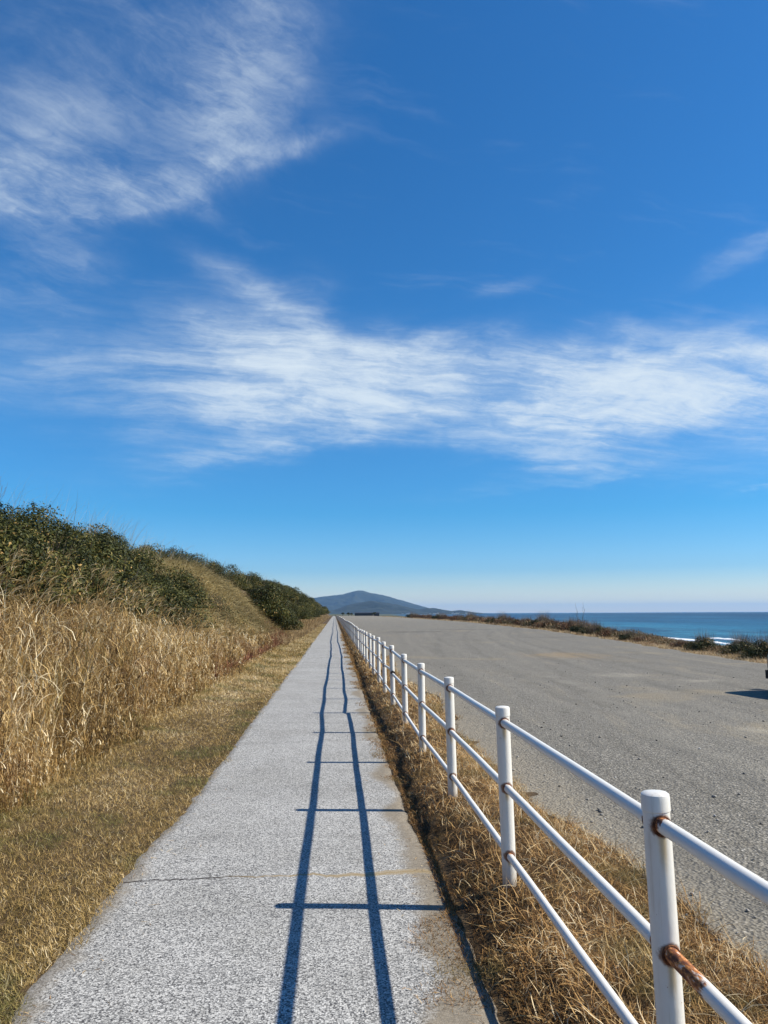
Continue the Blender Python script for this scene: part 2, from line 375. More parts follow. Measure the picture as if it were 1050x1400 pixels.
def path_mesh():
    ys = np.concatenate([np.arange(-4, 14, .035), np.arange(14, 50, .2), np.arange(50, 520, 1.5)])
    k = 30
    L = -1.255-.065*(1-ss(ys, 4.6, 6.5))+.05*fbm(ys*1.1, ys*0+2)+.07*fbm(ys*5, ys*0+5)*(ys < 40)
    Rr = .70-.075*ss(ys, 4.6, 6)+.06*fbm(ys*1.3, ys*0+12)+.05*fbm(ys*7, ys*0+15)*(ys < 40)
    t = np.linspace(0, 1, k)
    Xp = L[:, None]*(1-t)+Rr[:, None]*t; Yp = np.repeat(ys[:, None], k, 1)
    Zp = ground(np.minimum(Xp, .60), Yp, False)+.008+.022*fbm(Xp*.5, Yp*.45, 2)
    Zp[:, 0] -= .04; Zp[:, -1] -= .04
    i = np.arange(Xp.size).reshape(Xp.shape)
    f = np.stack([i[:-1, :-1], i[:-1, 1:], i[1:, 1:], i[1:, :-1]], -1).reshape(-1, 4)
    return tag(meshobj('path', np.stack([Xp, Yp, Zp], -1).reshape(-1, 3), f, m_path, None, True), kind='structure')
path_mesh()

def lot_mesh():
    ys = np.concatenate([[-60, -30, -12], np.arange(-4, 14, .06), np.arange(14, 60, .35), np.arange(60, 560, 2.5)])
    k = 70
    L = lot_inner(ys)
    Rr = lot_edge(ys)+.9*fbm(ys*.5, ys*0+22)+.5*fbm(ys*2, ys*0+25)
    t = np.linspace(0, 1, k)**1.6
    Xp = L[:, None]*(1-t)+Rr[:, None]*t; Yp = np.repeat(ys[:, None], k, 1)
    Zp = .035+.010*fbm(Xp*1.2, Yp*1.2)+.05*fbm(Xp*.18, Yp*.1)
    Zp = Zp-.07*np.exp(-((Xp-6.1)/.5)**2-((Yp-9.7)/.4)**2)
    Zp = np.maximum(Zp, -.2)+.012
    Zp[:, 0] -= .06; Zp[:, -1] -= .08
    i = np.arange(Xp.size).reshape(Xp.shape)
    f = np.stack([i[:-1, :-1], i[:-1, 1:], i[1:, 1:], i[1:, :-1]], -1).reshape(-1, 4)
    return tag(meshobj('parking_lot', np.stack([Xp, Yp, Zp], -1).reshape(-1, 3), f, m_lot, None, True), kind='structure')
lot_mesh()

m_sea, T, B = mat('sea_water')
p = T.pos(); X, Y, Z = T.sep(p)[0:3]
off = T.math('SUBTRACT', X, T.math('MULTIPLY', T.math('MAXIMUM', T.math('SUBTRACT', Y, 300), 0), .07)); off = T.math('ADD', off, T.math('MULTIPLY', T.math('MAXIMUM', T.math('SUBTRACT', Y, 500), 0), .6))
cc = T.ramp(T.map(off, 60, 900, smooth=False), [(0, (.03, .165, .235)), (.12, (.006, .10, .19)), (.5, (.003, .055, .135)), (1, (.002, .030, .085))])
band = T.noise(T.vm('MULTIPLY', p, (.045, .009, 1)), 1.0, 7, .78)
cc = T.mix(T.map(band, .46, .54, 0, 1), cc, (.30, .38, .46, 1), 'MULTIPLY')
for q_, (a_, b_) in enumerate(((.014, .003), (.0035, .0009), (.0009, .0003))):
    nb_ = T.noise(T.vm('ADD', T.vm('MULTIPLY', p, (a_, b_, 1)), (q_*7.3, 0, 0)), 1.0, 5, .75)
    cc = T.mix(T.map(nb_, .46, .56, 0, .7), cc, (.50, .58, .66, 1), 'MULTIPLY')
    cc = T.mix(T.map(nb_, .44, .34, 0, .35), cc, (.02, .17, .26, 1))
wc = T.noise(T.vm('MULTIPLY', p, (.16, .03, 1)), 1.0, 5, .75)
cc = T.mix(T.map(wc, .60, .70, 0, .6), cc, (.10, .30, .38, 1))
T.put(B.inputs['Base Color'], cc); B.inputs['Roughness'].default_value = .3; B.inputs['IOR'].default_value = 1.33; B.inputs['Specular IOR Level'].default_value = .14
wv = T.math('ADD', T.math('MULTIPLY', T.noise(T.vm('MULTIPLY', p, (.30, .08, 1)), 1.0, 6, .62), 1.6), T.math('MULTIPLY', T.noise(T.vm('MULTIPLY', p, (1.1, .5, 1)), 1.3, 4, .6), .35))
T.put(B.inputs['Normal'], T.bump(wv, 1.0, 1.0))
sx = np.concatenate([[42, 50], np.arange(56, 90, 1.0), np.geomspace(90, 30000, 50)]); sy = np.concatenate([np.arange(-60, 320, 4.), np.geomspace(320, 30000, 50)])
def seaz(X, Y):
    d = X-shore(Y)
    return SEA+.2*np.exp(-((d-6.5-1.5*np.sin(Y/17))/1.6)**2)*(Y < 900)*(.4+.6*vn(Y*.05, Y*0))+.0*X
tag(grid('sea', sx, sy, seaz, m_sea), kind='structure')

m_foam, T, B = mat('sea_foam')
p = T.pos(); B.inputs['Base Color'].default_value = (.86, .89, .91, 1); B.inputs['Roughness'].default_value = .9
T.put(B.inputs['Normal'], T.bump(T.noise(p, 3, 4), .8, .2))
fv, ff = [], []
def foam_strip(o0, wid, y0, y1, seed, thr, zt):
    ys = np.arange(y0, y1, 1.2)
    wd = wid*np.clip(vn(ys*.06+seed, ys*0+seed)*1.6-thr, 0, 1)*(0.5+vn(ys*.5, ys*0+seed))
    xs = shore(ys)+o0+1.6*np.sin(ys/17)*.6+1.2*fbm(ys*.15, ys*0+seed)
    n = len(fv)
    for i in range(len(ys)):
        zb = SEA+zt*min(1, wd[i]); fv.extend([(xs[i]-wd[i]*.5, ys[i], SEA+.03), (xs[i], ys[i], zb+.08), (xs[i]+wd[i]*.5, ys[i], SEA+.02)])
    for i in range(len(ys)-1):
        if wd[i] > .02 or wd[i+1] > .02:
            a = n+3*i; ff.extend([[a, a+1, a+4, a+3], [a+1, a+2, a+5, a+4]])
foam_strip(-.2, 1.3, 40, 420, 3, -.1, .03); foam_strip(5.4, 1.3, 40, 320, 8, .25, .22); foam_strip(2.6, .8, 40, 300, 14, .5, .02); foam_strip(13, 1.4, 40, 260, 21, .9, .3)
tag(meshobj('sea_foam', fv, ff, m_foam, None, True), 'white breaking surf foam along the beach waterline', 'surf', kind='stuff')

# ------------------------------------------------------------------ hills (real relief, kilometres off)
m_hill, T, B = mat('forested_hill'); p = T.pos()
T.put(B.inputs['Base Color'], T.ramp(T.noise(p, .006, 6, .7), [(.3, (.008, .016, .018)), (.6, (.024, .032, .026)), (.8, (.055, .055, .042))])); B.inputs['Roughness'].default_value = 1
def hill(name, D, pts, depth, seed, rough):
    ax = []; hz = []
    for (x, y) in pts:
        a, e = azel(x, y); ax.append(D*math.tan(R(a))); hz.append(max(0, D*math.tan(R(e))/math.cos(R(a))+EYE))
    ax, hz = np.array(ax), np.array(hz)
    xs = np.linspace(ax[0]-50, ax[-1]+50, 240); ys = np.concatenate([np.linspace(D-2.4*depth, D+depth*2.4, 90)])
    X, Y = np.meshgrid(xs, ys); h = np.interp(xs, ax, hz)[None, :]
    t = np.abs(Y-D)/depth/2.4
    rid = 1-.55*np.abs(fbm((X+seed*91)/(D*.035), (Y)/(D*.05), 4))*4*np.clip(t*3, 0, 1)
    Z = h*(np.clip(1-t, 0, 1)**1.15)*np.clip(rid, .2, 1.2)+rough*fbm(X/60+seed, Y/60, 3)*np.minimum(h/60, 1)-2
    i = np.arange(X.size).reshape(X.shape)
    f = np.stack([i[:-1, :-1], i[:-1, 1:], i[1:, 1:], i[1:, :-1]], -1).reshape(-1, 4)
    o = meshobj(name, np.stack([X, Y, Z], -1).reshape(-1, 3), f, m_hill, None, True); o['kind'] = 'structure'; return o
hill('mountain', 9000, [(300, 836), (360, 826), (410, 819), (428, 816.5), (451, 813.5), (469, 812), (483, 807.5), (489, 806.3), (496, 806.3), (506, 809.4), (526, 813), (543, 818.5), (560, 823), (583, 830), (600, 836), (610, 840)], 900, 3, 14)
hill('hills', 5000, [(330, 840), (400, 836), (457, 833), (474, 827), (494, 823), (508, 820.8), (526, 823), (543, 825.7), (560, 830), (572, 832.5), (583, 831), (594, 830.6), (606, 833), (617, 835), (629, 833.6), (638, 835.4), (648, 838.8), (652, 840)], 330, 9, 9)

# ------------------------------------------------------------------ ribbons (grass blades, reed leaves)
def ribbons(P, A, L, W, lean, curl, nseg=3, v=None):
    """P base points, A azimuth, L length, W width, lean start angle from vertical, curl extra bend over the length"""
    n = len(P); d = np.stack([np.cos(A), np.sin(A), 0*A], -1); side = np.stack([-np.sin(A), np.cos(A), 0*A], -1)
    tw = rng.uniform(-.9, .9, n)
    cur = P.copy(); V = []
    for k in range(nseg+1):
        wk = W*(1-(k/nseg)**1.5)*.5+W*.03
        sd_ = side*np.cos(tw*k/nseg*1.3)[:, None]+np.array([0, 0, 1.0])*np.sin(tw*k/nseg*1.3)[:, None]
        V += [cur-sd_*wk[:, None], cur+sd_*wk[:, None]]
        th = lean+curl*(k+.5)/nseg
        cur = cur+(d*np.sin(th)[:, None]+np.array([0, 0, 1.0])*np.cos(th)[:, None])*(L/nseg)[:, None]
        a2 = rng.normal(0, .25, n); c, s = np.cos(a2), np.sin(a2)
        d = np.stack([d[:, 0]*c-d[:, 1]*s, d[:, 0]*s+d[:, 1]*c, 0*c], -1)
    V = np.stack(V, 1)                      # n, 2*(nseg+1), 3
    m = 2*(nseg+1); b = (np.arange(n)*m)[:, None, None]
    q = np.array([[2*k, 2*k+1, 2*k+3, 2*k+2] for k in range(nseg)])[None]
    Fq = (b+q).reshape(-1, 4)
    v = rng.random(n) if v is None else v
    return V.reshape(-1, 3), Fq, np.repeat(v, m)
def join(parts):
    vs, fs, at = [], [], []; n = 0
    for (v, f, a) in parts: vs.append(v); fs.append(f+n); at.append(a); n += len(v)
    return np.concatenate(vs), np.concatenate(fs), np.concatenate(at)
def grass_mat(name, stops, patchy=None, trans=.3):
    m, T, B = mat(name)
    c = T.ramp(T.attr('v'), stops); p = T.pos()
    if patchy:
        for (scale, lo, hi, colr, amt) in patchy: c = T.mix(T.map(T.noise(p, scale, 4, .6), lo, hi, 0, amt), c, colr)
    T.put(B.inputs['Base Color'], c); B.inputs['Roughness'].default_value = .7
    tr = T.add('ShaderNodeBsdfTranslucent'); T.put(tr.inputs[0], c)
    mx = T.add('ShaderNodeMixShader'); mx.inputs[0].default_value = trans
    T.l.new(B.outputs[0], mx.inputs[1]); T.l.new(tr.outputs[0], mx.inputs[2])
    T.l.new(mx.outputs[0], T.n['Material Output'].inputs['Surface']); return m
def scatter_y(n, y0, y1, pw):
    u = rng.random(n)
    if abs(pw-1) < 1e-3: return y0*(y1/y0)**u
    e = 1-pw; return (y0**e+u*(y1**e-y0**e))**(1/e)

# mown verge left of the path
m_verge = grass_mat('mown_dry_grass', [(0, (.05, .038, .010)), (.18, (.17, .12, .034)), (.5, (.43, .29, .095)), (.78, (.66, .47, .19)), (1, (.82, .68, .42))],
    [(1.1, .50, .64, (.10, .13, .03, 1), .60), (3.0, .55, .7, (.50, .35, .16, 1), .45)])
n = 360000
y = scatter_y(n, 2.3, 120, 1.55); x = -1.16-np.abs(rng.random(n))**1.0*1.9
e = -1.175-.06*(1-ss(y, 4.6, 6.5))+.12*fbm(y*1.1, y*0+2)+.22*fbm(y*4, y*0+77)
x = e-.01-(rng.random(n)**1.05)*1.8
sc_ = np.clip(y/7, .8, 4)**.8
L = (.018+.050*rng.random(n)**1.8)*np.clip(y/12, 1, 2.0)*(1+1.4*ss(-x, 2.0, 3.0)); W = (.0022+.0042*rng.random(n)**2)*sc_
Pp = np.stack([x, y, ground(x, y, False)-.004], -1)
v_ = np.clip(rng.normal(.42, .30, n)+1.0*fbm(x*1.5, y*.7)+.16*ss(y, 5, 16), 0, 1)
V, Fc, at = ribbons(Pp, rng.uniform(0, 6.28, n), L, W, rng.uniform(.5, 1.5, n), rng.uniform(-.3, .9, n), 2, v_)
tag(meshobj('mown_grass', V, Fc, m_verge, None, False, {'v': at}), 'short mown brown and green grass between the path and the tall dry reeds', 'grass', kind='stuff')

# dry grass on the low berm under the fence
m_berm = grass_mat('dry_berm_grass', [(0, (.05, .028, .010)), (.25, (.17, .09, .03)), (.55, (.40, .215, .07)), (.82, (.64, .42, .17)), (1, (.86, .72, .46))],
    [(1.6, .50, .66, (.17, .145, .045, 1), .6)])
n = 210000
y = scatter_y(n, 1.2, 160, 1.5)
li = .69-.08*ss(y, 4.4, 6)+.06*fbm(y*1.3, y*0+12)+.16*fbm(y*2.2, y*0+40)+.05*fbm(y*9, y*0+44); lo = lot_inner(y)+.05
u = rng.random(n); x = li+(lo-li)*u+rng.normal(0, .03, n)*(u > .9)
sc_ = np.clip(y/7, .8, 4.5)**.8
right = ss(u, .45, .95)
L = (.03+.07*rng.random(n)**1.5)*(1+.9*right*rng.random(n))*np.clip(y/14, 1, 1.8); W = (.0020+.0045*rng.random(n)**2)*sc_
Pp = np.stack([x, y, ground(x, y, False)-.004], -1)
v_ = np.clip(rng.normal(.38, .30, n)+.22*right+1.1*fbm(x*2.5, y*2)-.16*(1-ss(u, 0, .35)), 0, 1)
V, Fc, at = ribbons(Pp, rng.uniform(0, 6.28, n), L, W, rng.uniform(.35, 1.5, n), rng.uniform(-.2, 2.2, n), 3, v_)
n = 7000; y = scatter_y(n, 1.5, 40, 1.5); u = rng.random(n); x = li.min()*0+.74+(lot_inner(y)-.72)*u
G2 = ribbons(np.stack([x, y, ground(x, y, False)+.01], -1), rng.uniform(0, 6.28, n), rng.uniform(.07, .20, n), rng.uniform(.003, .0065, n)*np.clip(y/7, .8, 4), rng.uniform(.5, 1.45, n), rng.uniform(-.3, 1.6, n), 4, rng.uniform(.6, 1, n))
V, Fc, at = join([(V, Fc, at), G2])
tag(meshobj('berm_grass', V, Fc, m_berm, None, False, {'v': at}), 'matted dry brown grass growing along the foot of the white fence', 'grass', kind='stuff')

# tall dry reeds on the bank
m_reed = grass_mat('dry_reed',  [(0, (.05, .03, .013)), (.28, (.19, .115, .04)), (.55, (.42, .265, .09)), (.8, (.66, .47, .20)), (1, (.90, .78, .52))],
    [(.55, .54, .66, (.26, .13, .06, 1), .5), (1.3, .58, .70, (.22, .20, .06, 1), .6)], .3)
def reeds(x, y, hmin, hmax, dens_leaf=9, big=1.0):
    n = len(x); z = ground(x, y, False)-.03; Pb = np.stack([x, y, z], -1)
    H = rng.uniform(hmin, hmax, n)*(.55+.9*(.5+1.6*fbm(x*.9, y*.6)))*(1-.52*ss(y, 9, 25))
    A = rng.uniform(0, 6.28, n); lean = np.abs(rng.normal(.10, .10, n)); v0 = np.clip(rng.normal(.40, .24, n)+1.0*fbm(x*.9, y*.7), 0, 1)
    sc1 = np.clip(y/9, .9, 3.2)**.8*big
    out = [ribbons(Pb, A, H, np.full(n, .0065)*sc1, lean, rng.uniform(.0, .4, n), 3, v0)]
    for k in range(dens_leaf):
        t = rng.uniform(.15, .98, n); hh = t*H
        d = np.stack([np.cos(A)*np.sin(lean+.1*t), np.sin(A)*np.sin(lean+.1*t), np.cos(lean)], -1)
        Pl = Pb+d*hh[:, None]
        out.append(ribbons(Pl, rng.uniform(0, 6.28, n), H*rng.uniform(.16, .34, n), rng.uniform(.0045, .0115, n)*sc1, rng.uniform(.1, .75, n), rng.uniform(.2, 1.9, n), 3, np.clip(v0+rng.normal(.10, .27, n), 0, 1)))
    return out
n = 13500
y = scatter_y(n, 2.8, 34, 1.1); fx = foot_x(y); x = fx-.02-rng.random(n)**1.1*(2.3-1.3*ss(y, 12, 24))
x = x+.35*fbm(y*.9, y*0+61)
k1 = reeds(x, y, .5, 1.15)
np_ = 420; yp = scatter_y(np_, 4, 26, 1.0); xp = foot_x(yp)-.3-rng.random(np_)*(1.9-1.0*ss(yp, 12, 24)); Hp = rng.uniform(1.1, 1.6, np_)*(1-.4*ss(yp, 9, 25))
Pp = np.stack([xp, yp, ground(xp, yp, False)], -1); Ap = rng.uniform(-.8, .9, np_)
kp = [ribbons(Pp, Ap, Hp, np.full(np_, .006)*np.clip(yp/9, 1, 2.5), np.full(np_, .06), np.full(np_, .35), 4, rng.uniform(.4, .8, np_))]
tip = Pp+np.stack([np.cos(Ap)*.22*Hp, np.sin(Ap)*.22*Hp, .95*Hp], -1)
for q_ in range(9): kp.append(ribbons(tip+rng.normal(0, .012, (np_, 3))-np.array([0, 0, .02])*q_, Ap+rng.normal(0, .5, np_), rng.uniform(.12, .26, np_), rng.uniform(.006, .012, np_), rng.uniform(.3, .9, np_), rng.uniform(.5, 1.5, np_), 3, rng.uniform(.55, 1, np_)))
k1 = k1+kp
# shorter tangle right at the foot
n2 = 9000; y2 = scatter_y(n2, 2.6, 70, 1.25); x2 = foot_x(y2)+.22-rng.random(n2)*.9+.5*fbm(y2*.8, y2*0+61)
k2 = reeds(x2, y2, .14, .42, 5)
V, Fc, at = join(k1+k2)
tag(meshobj('dry_reeds', V, Fc, m_reed, None, False, {'v': at}), 'tall pale dry reeds and grass crowding the foot of the bank left of the path', 'reeds', kind='stuff')

# reddish weeds at the foot of the far bank
m_red = grass_mat('red_weed', [(0, (.09, .03, .02)), (.5, (.25, .10, .055)), (1, (.50, .28, .14))])
n = 5500; y = rng.uniform(17, 42, n); x = foot_x(y)-rng.random(n)*1.1+.1
V, Fc, at = ribbons(np.stack([x, y, ground(x, y, False)], -1), rng.uniform(0, 6.28, n), rng.uniform(.2, .55, n), rng.uniform(.012, .03, n), rng.uniform(0, .6, n), rng.uniform(.2, 1.4, n), 3, rng.random(n))
tag(meshobj('red_weeds', V, Fc, m_red, None, False, {'v': at}), 'reddish dry weeds along the foot of the olive grass mound', 'weeds', kind='stuff')

# straw-coloured grass on the far verge and under far thicket
m_straw = grass_mat('straw_grass', [(0, (.13, .08, .035)), (.5, (.36, .25, .12)), (1, (.62, .47, .25))])
n = 26000; y = scatter_y(n, 36, 330, 1.3); x = foot_x(y)+.35-rng.random(n)*1.9
V, Fc, at = ribbons(np.stack([x, y, ground(x, y, False)], -1), rng.uniform(0, 6.28, n), rng.uniform(.12, .6, n), rng.uniform(.015, .03, n)*np.clip(y/50, 1, 3), rng.uniform(0, .7, n), rng.uniform(.2, 1.4, n), 2, rng.random(n))
tag(meshobj('straw_grass', V, Fc, m_straw, None, False, {'v': at}), 'straw coloured grass at the foot of the far thicket beside the path', 'grass', kind='stuff')

# mound of fine arching grass between the two thickets
m_mound = grass_mat('olive_grass', [(0, (.07, .055, .022)), (.3, (.20, .155, .06)), (.6, (.42, .33, .14)), (1, (.70, .57, .30))], [(.7, .52, .66, (.14, .10, .06, 1), .4)])
n = 42000; y = rng.uniform(20, 41, n); x = rng.uniform(-8.2, -3.2, n)
zz = ground(x, y, False); bump = 1.0*np.exp(-((y-31)/5.5)**2-((x+5.2)/1.9)**2)
mA = rng.normal(-.9, 1.3, n)
V, Fc, at = ribbons(np.stack([x, y, zz+bump-.05], -1), mA, rng.uniform(.22, .7, n), rng.uniform(.012, .03, n), rng.uniform(.1, .8, n), rng.uniform(.6, 2.2, n), 3, np.clip(rng.normal(.5, .25, n)+.8*fbm(x*.6, y*.6), 0, 1))
tag(meshobj('olive_grass', V, Fc, m_mound, None, False, {'v': at}), 'rounded mound of fine olive brown grass arching down between the two dark thickets', 'grass', kind='stuff')
gs = np.linspace(-9.5, -3.0, 40); gyy = np.linspace(20, 42, 60)
tag(grid('mound_soil', gs, gyy, lambda X, Y: ground(X, Y, False)-.06+1.0*np.exp(-((Y-31)/5.5)**2-((X+5.2)/1.9)**2)*.95, m_soil), kind='structure')

# long wisps of grass standing on the crest against the sky
m_wisp = grass_mat('wispy_grass', [(0, (.22, .16, .08)), (1, (.58, .47, .28))])
n = 1500; y = rng.uniform(13, 60, n); x = crest_x(y)+rng.normal(-.4, .5, n); hh = 1.0*(1-ss(np.abs(y-23), 6, 12))*.5
V, Fc, at = ribbons(np.stack([x, y, ground(x, y, False)+.3], -1), rng.normal(.2, .7, n), rng.uniform(.7, 1.35, n)+hh, rng.uniform(.004, .010, n)*np.clip(y/18, 1, 2.5), rng.uniform(0, .3, n), rng.uniform(.1, 1.3, n), 5, rng.random(n))
tag(meshobj('wispy_grass', V, Fc, m_wisp, None, False, {'v': at}), 'thin wispy grass stems standing on top of the bank against the sky', 'grass', kind='stuff')

# ------------------------------------------------------------------ shrubs
def leaf_mesh(centres, normals, size, v):
    n = len(centres); r1 = rng.normal(size=(n, 3)); t = np.cross(normals, r1); t /= np.linalg.norm(t, axis=1)[:, None]+1e-9
    b = np.cross(normals, t); s = size[:, None]
    V = np.stack([centres-t*s, centres-b*s*.42+normals*s*.12, centres+t*s, centres+b*s*.42+normals*s*.12], 1)
    Fq = (np.arange(n)*4)[:, None]+np.arange(4)[None]
    return V.reshape(-1, 3), Fq, np.repeat(v, 4)
def crown(nl, rx, ry, rz, size, lumps=16, seed=1, vmean=.4):
    r = np.random.default_rng(seed); C = []; Nn = []; Vv = []
    for i in range(lumps):
        a = r.uniform(0, 6.28); ph = math.asin(r.uniform(-.05, .98)); q = r.uniform(.55, .86)
        c = np.array([math.cos(a)*math.cos(ph)*rx*q, math.sin(a)*math.cos(ph)*ry*q, math.sin(ph)*rz*q])
        rr = r.uniform(.22, .42)*min(rx, rz*1.3); k = nl//lumps
        d = r.normal(size=(k, 3)); d[:, 2] += .35; d /= np.linalg.norm(d, axis=1)[:, None]
        pts = c+d*(rr*r.uniform(.55, 1.12, k)**.6)[:, None]*np.array([1, 1, .9])
        pts += r.normal(0, .03, (k, 3))
        C.append(pts); Nn.append(d+r.normal(0, .45, (k, 3))); Vv.append(np.clip(r.normal(vmean+r.uniform(-.28, .28), .2, k), 0, 1))
    C = np.concatenate(C); Nn = np.concatenate(Nn); Nn /= np.linalg.norm(Nn, axis=1)[:, None]
    C[:, 2] = np.maximum(C[:, 2], .02)
    return leaf_mesh(C, Nn, r.uniform(.6, 1.3, len(C))*size, np.concatenate(Vv))
def stems(n, r0, h, spread, seed, rad=.012):
    global rng
    keep = rng; rng = np.random.default_rng(seed)
    P = np.stack([rng.normal(0, r0*.35, n), rng.normal(0, r0*.35, n), np.zeros(n)], -1)
    A = np.arctan2(P[:, 1], P[:, 0])+rng.normal(0, .6, n)
    o = ribbons(P, A, h*rng.uniform(.7, 1.15, n), np.full(n, rad*2), np.abs(rng.normal(0, spread, n)), rng.uniform(-.1, .5, n), 4, rng.random(n))
    o2 = ribbons(P+np.array([0, 0, .002]), A+1.57, h*rng.uniform(.7, 1.1, n), np.full(n, rad*2), np.abs(rng.normal(0, spread, n)), rng.uniform(-.1, .5, n), 4, rng.random(n))
    rng = keep; return join([o, o2])
def leafmat(name, stops, spec=.4):
    m, T, B = mat(name); c = T.ramp(T.attr('v'), stops)
    T.put(B.inputs['Base Color'], c); B.inputs['Roughness'].default_value = .6; B.inputs['Specular IOR Level'].default_value = spec*.5
    tr = T.add('ShaderNodeBsdfTranslucent'); T.put(tr.inputs[0], c); mx = T.add('ShaderNodeMixShader'); mx.inputs[0].default_value = .18
    T.l.new(B.outputs[0], mx.inputs[1]); T.l.new(tr.outputs[0], mx.inputs[2]); T.l.new(mx.outputs[0], T.n['Material Output'].inputs['Surface']); return m
m_leaf = leafmat('evergreen_leaf', [(0, (.014, .019, .007)), (.4, (.040, .048, .013)), (.7, (.10, .10, .024)), (.88, (.21, .165, .04)), (1, (.36, .23, .08))])
m_leaf2 = leafmat('dull_leaf', [(0, (.025, .034, .012)), (.4, (.075, .078, .025)), (.7, (.19, .13, .05)), (1, (.40, .26, .12))])
m_brown = leafmat('withered_leaf', [(0, (.05, .025, .014)), (.4, (.14, .07, .038)), (.75, (.27, .15, .08)), (1, (.46, .32, .18))], .2)
m_twig = leafmat('grey_twig', [(0, (.07, .05, .035)), (.6, (.20, .15, .11)), (1, (.36, .30, .22))], .2)
protos = {}
def make_shrub(key, nl, rx, ry, rz, size, lumps, seed, mt, vmean=.4, twigs=26, th=1.0, spread=.45, trad=.010):
    root = empty('shrub')
    V, Fc, at = crown(nl, rx, ry, rz, size, lumps, seed, vmean)
    meshobj('crown', V, Fc, mt, root, False, {'v': at})
    V, Fc, at = stems(twigs, rx*.35, rz*th, spread, seed+50, trad)
    meshobj('stem', V, Fc, m_twig, root, False, {'v': at})
    protos[key] = [root, False]; return root
make_shrub('g1', 14500, 1.5, 1.5, 1.15, .036, 26, 11, m_leaf)
make_shrub('g2', 14500, 1.7, 1.4, 1.0, .037, 30, 12, m_leaf, .46)
make_shrub('g3', 12000, 1.3, 1.4, 1.3, .036, 22, 13, m_leaf, .36)
make_shrub('big', 14000, 1.6, 2.2, 2.0, .06, 44, 14, m_leaf, .44)
make_shrub('twiggy', 3600, 1.4, 1.6, 1.0, .03, 24, 15, m_leaf2, .35, 420, 1.15, .6, .006)
make_shrub('b1', 1500, 1.3, 1.0, .50, .045, 16, 16, m_brown, .45, 190, 1.5, .55, .008)
make_shrub('b2', 1300, 1.2, 1.0, .42, .05, 14, 17, m_brown, .6, 150, 1.5, .6, .009)
make_shrub('c1', 3000, 1.5, 1.0, .55, .05, 18, 18, m_leaf2, .22, 150, 1.9, .42, .008)
make_shrub('cg', 4200, 1.5, 1.1, .62, .042, 20, 19, m_leaf2, .30, 120, 1.8, .40, .007)
def shrub(key, x, y, s, label, group=None, dz=0, cat='shrub', sz=None):
    root, used = protos[key]
    o = root if not used else copy_tree(root)
    protos[key][1] = True
    o.location = (x, y, float(ground(x, y, False))+dz); o.rotation_euler = (0, 0, random.uniform(0, 6.28)); o.scale = (s, s, sz or s*random.uniform(.9, 1.1))
    for k in ('label', 'category', 'group'):
        if k in o: del o[k]
    tag(o, label, cat, group); return o
# near thicket, upper bank
LA = 'dark green evergreen shrub in the near thicket above the tall dry reeds'; GA = 'evergreen shrubs of the near thicket'
for i, (x, y) in enumerate([(-6.3, 10.6), (-7.8, 11.8), (-5.9, 13.2), (-7.3, 14.3), (-8.6, 15.6), (-5.7, 15.8), (-7.0, 17.2), (-8.3, 18.4), (-5.4, 18.4), (-6.7, 20.0), (-8.0, 21.3), (-5.1, 20.8), (-7.9, 25.5), (-6.4, 22.6), (-7.6, 23.6), (-5.3, 23.2), (-9.2, 13.2), (-6.6, 12.6), (-8.0, 16.6), (-5.5, 12.0), (-4.9, 17.2), (-4.8, 19.6)]):
    shrub(['g1', 'g2', 'g3'][i % 3], x, y, random.uniform(.92, 1.08), LA, GA, -.08)
# ridge line behind the olive mound
LB = 'dark evergreen shrub on the ridge above the olive grass mound'; GB = 'evergreen shrubs on the ridge above the mound'
for i, (x, y) in enumerate([(-8.1, 30.5), (-8.6, 33), (-8.0, 34.5), (-7.6, 37), (-7.0, 39.5), (-8.5, 28.0)]):
    shrub(['g2', 'g3', 'g1'][i % 3], x, y, [.9, .95, 1.1, 1.05, 1.05, .7][i], LB, GB, .45 if i != 5 else .1)
# far thicket falling to the verge
shrub('big', -3.9, 42.5, .95, 'large dark evergreen shrub where the far thicket first reaches down to the verge', None, .1)
LC = 'dark evergreen shrub in the long far thicket beside the path'; GC = 'evergreen shrubs of the far thicket'
k = 0
for y in np.concatenate([np.arange(42, 90, 2.6), np.arange(90, 170, 5.)]):
    cx = float(crest_x(y))
    for j, xo in enumerate((-1.9, -.2, 1.2)):
        if j == 2 and 54 < y < 59: continue
        k += 1; x = cx+xo+random.uniform(-.4, .4)
        if j == 2: x = -3.35+random.uniform(-.35, .15)
        shrub(['g1', 'g2', 'g3', 'big'][k % 4] if j < 2 or True else 'g1', x, y+random.uniform(-1, 1), random.uniform(.75, 1.1)*(1.0 if k % 4 != 3 else .65)*(1+.15*(y > 90)), LC, GC)
shrub('twiggy', -4.55, 27.5, 1.0, 'low grey brown twiggy shrub on the lower slope of the olive grass mound', None, -.1)
shrub('twiggy', -4.3, 32.0, .9, 'leafless brown twiggy shrub between the olive mound and the red weeds', None, -.1)
# far end of the thicket: one mass
V, Fc, at = [], [], []
pr = []
for y in np.arange(170, 420, 5.0):
    v, f, a = crown(700, 2.8, 3.2, 1.9, .16, 9, int(y), .42)
    v = v+np.array([-5.0+random.uniform(-.8, .6), y, float(ground(-5.0, y, False))-.2]); pr.append((v, f, a))
V, Fc, at = join(pr)
tag(meshobj('far_thicket', V, Fc, m_leaf, None, False, {'v': at}), 'distant dark scrub where the bank narrows to the vanishing point', 'thicket', kind='stuff')

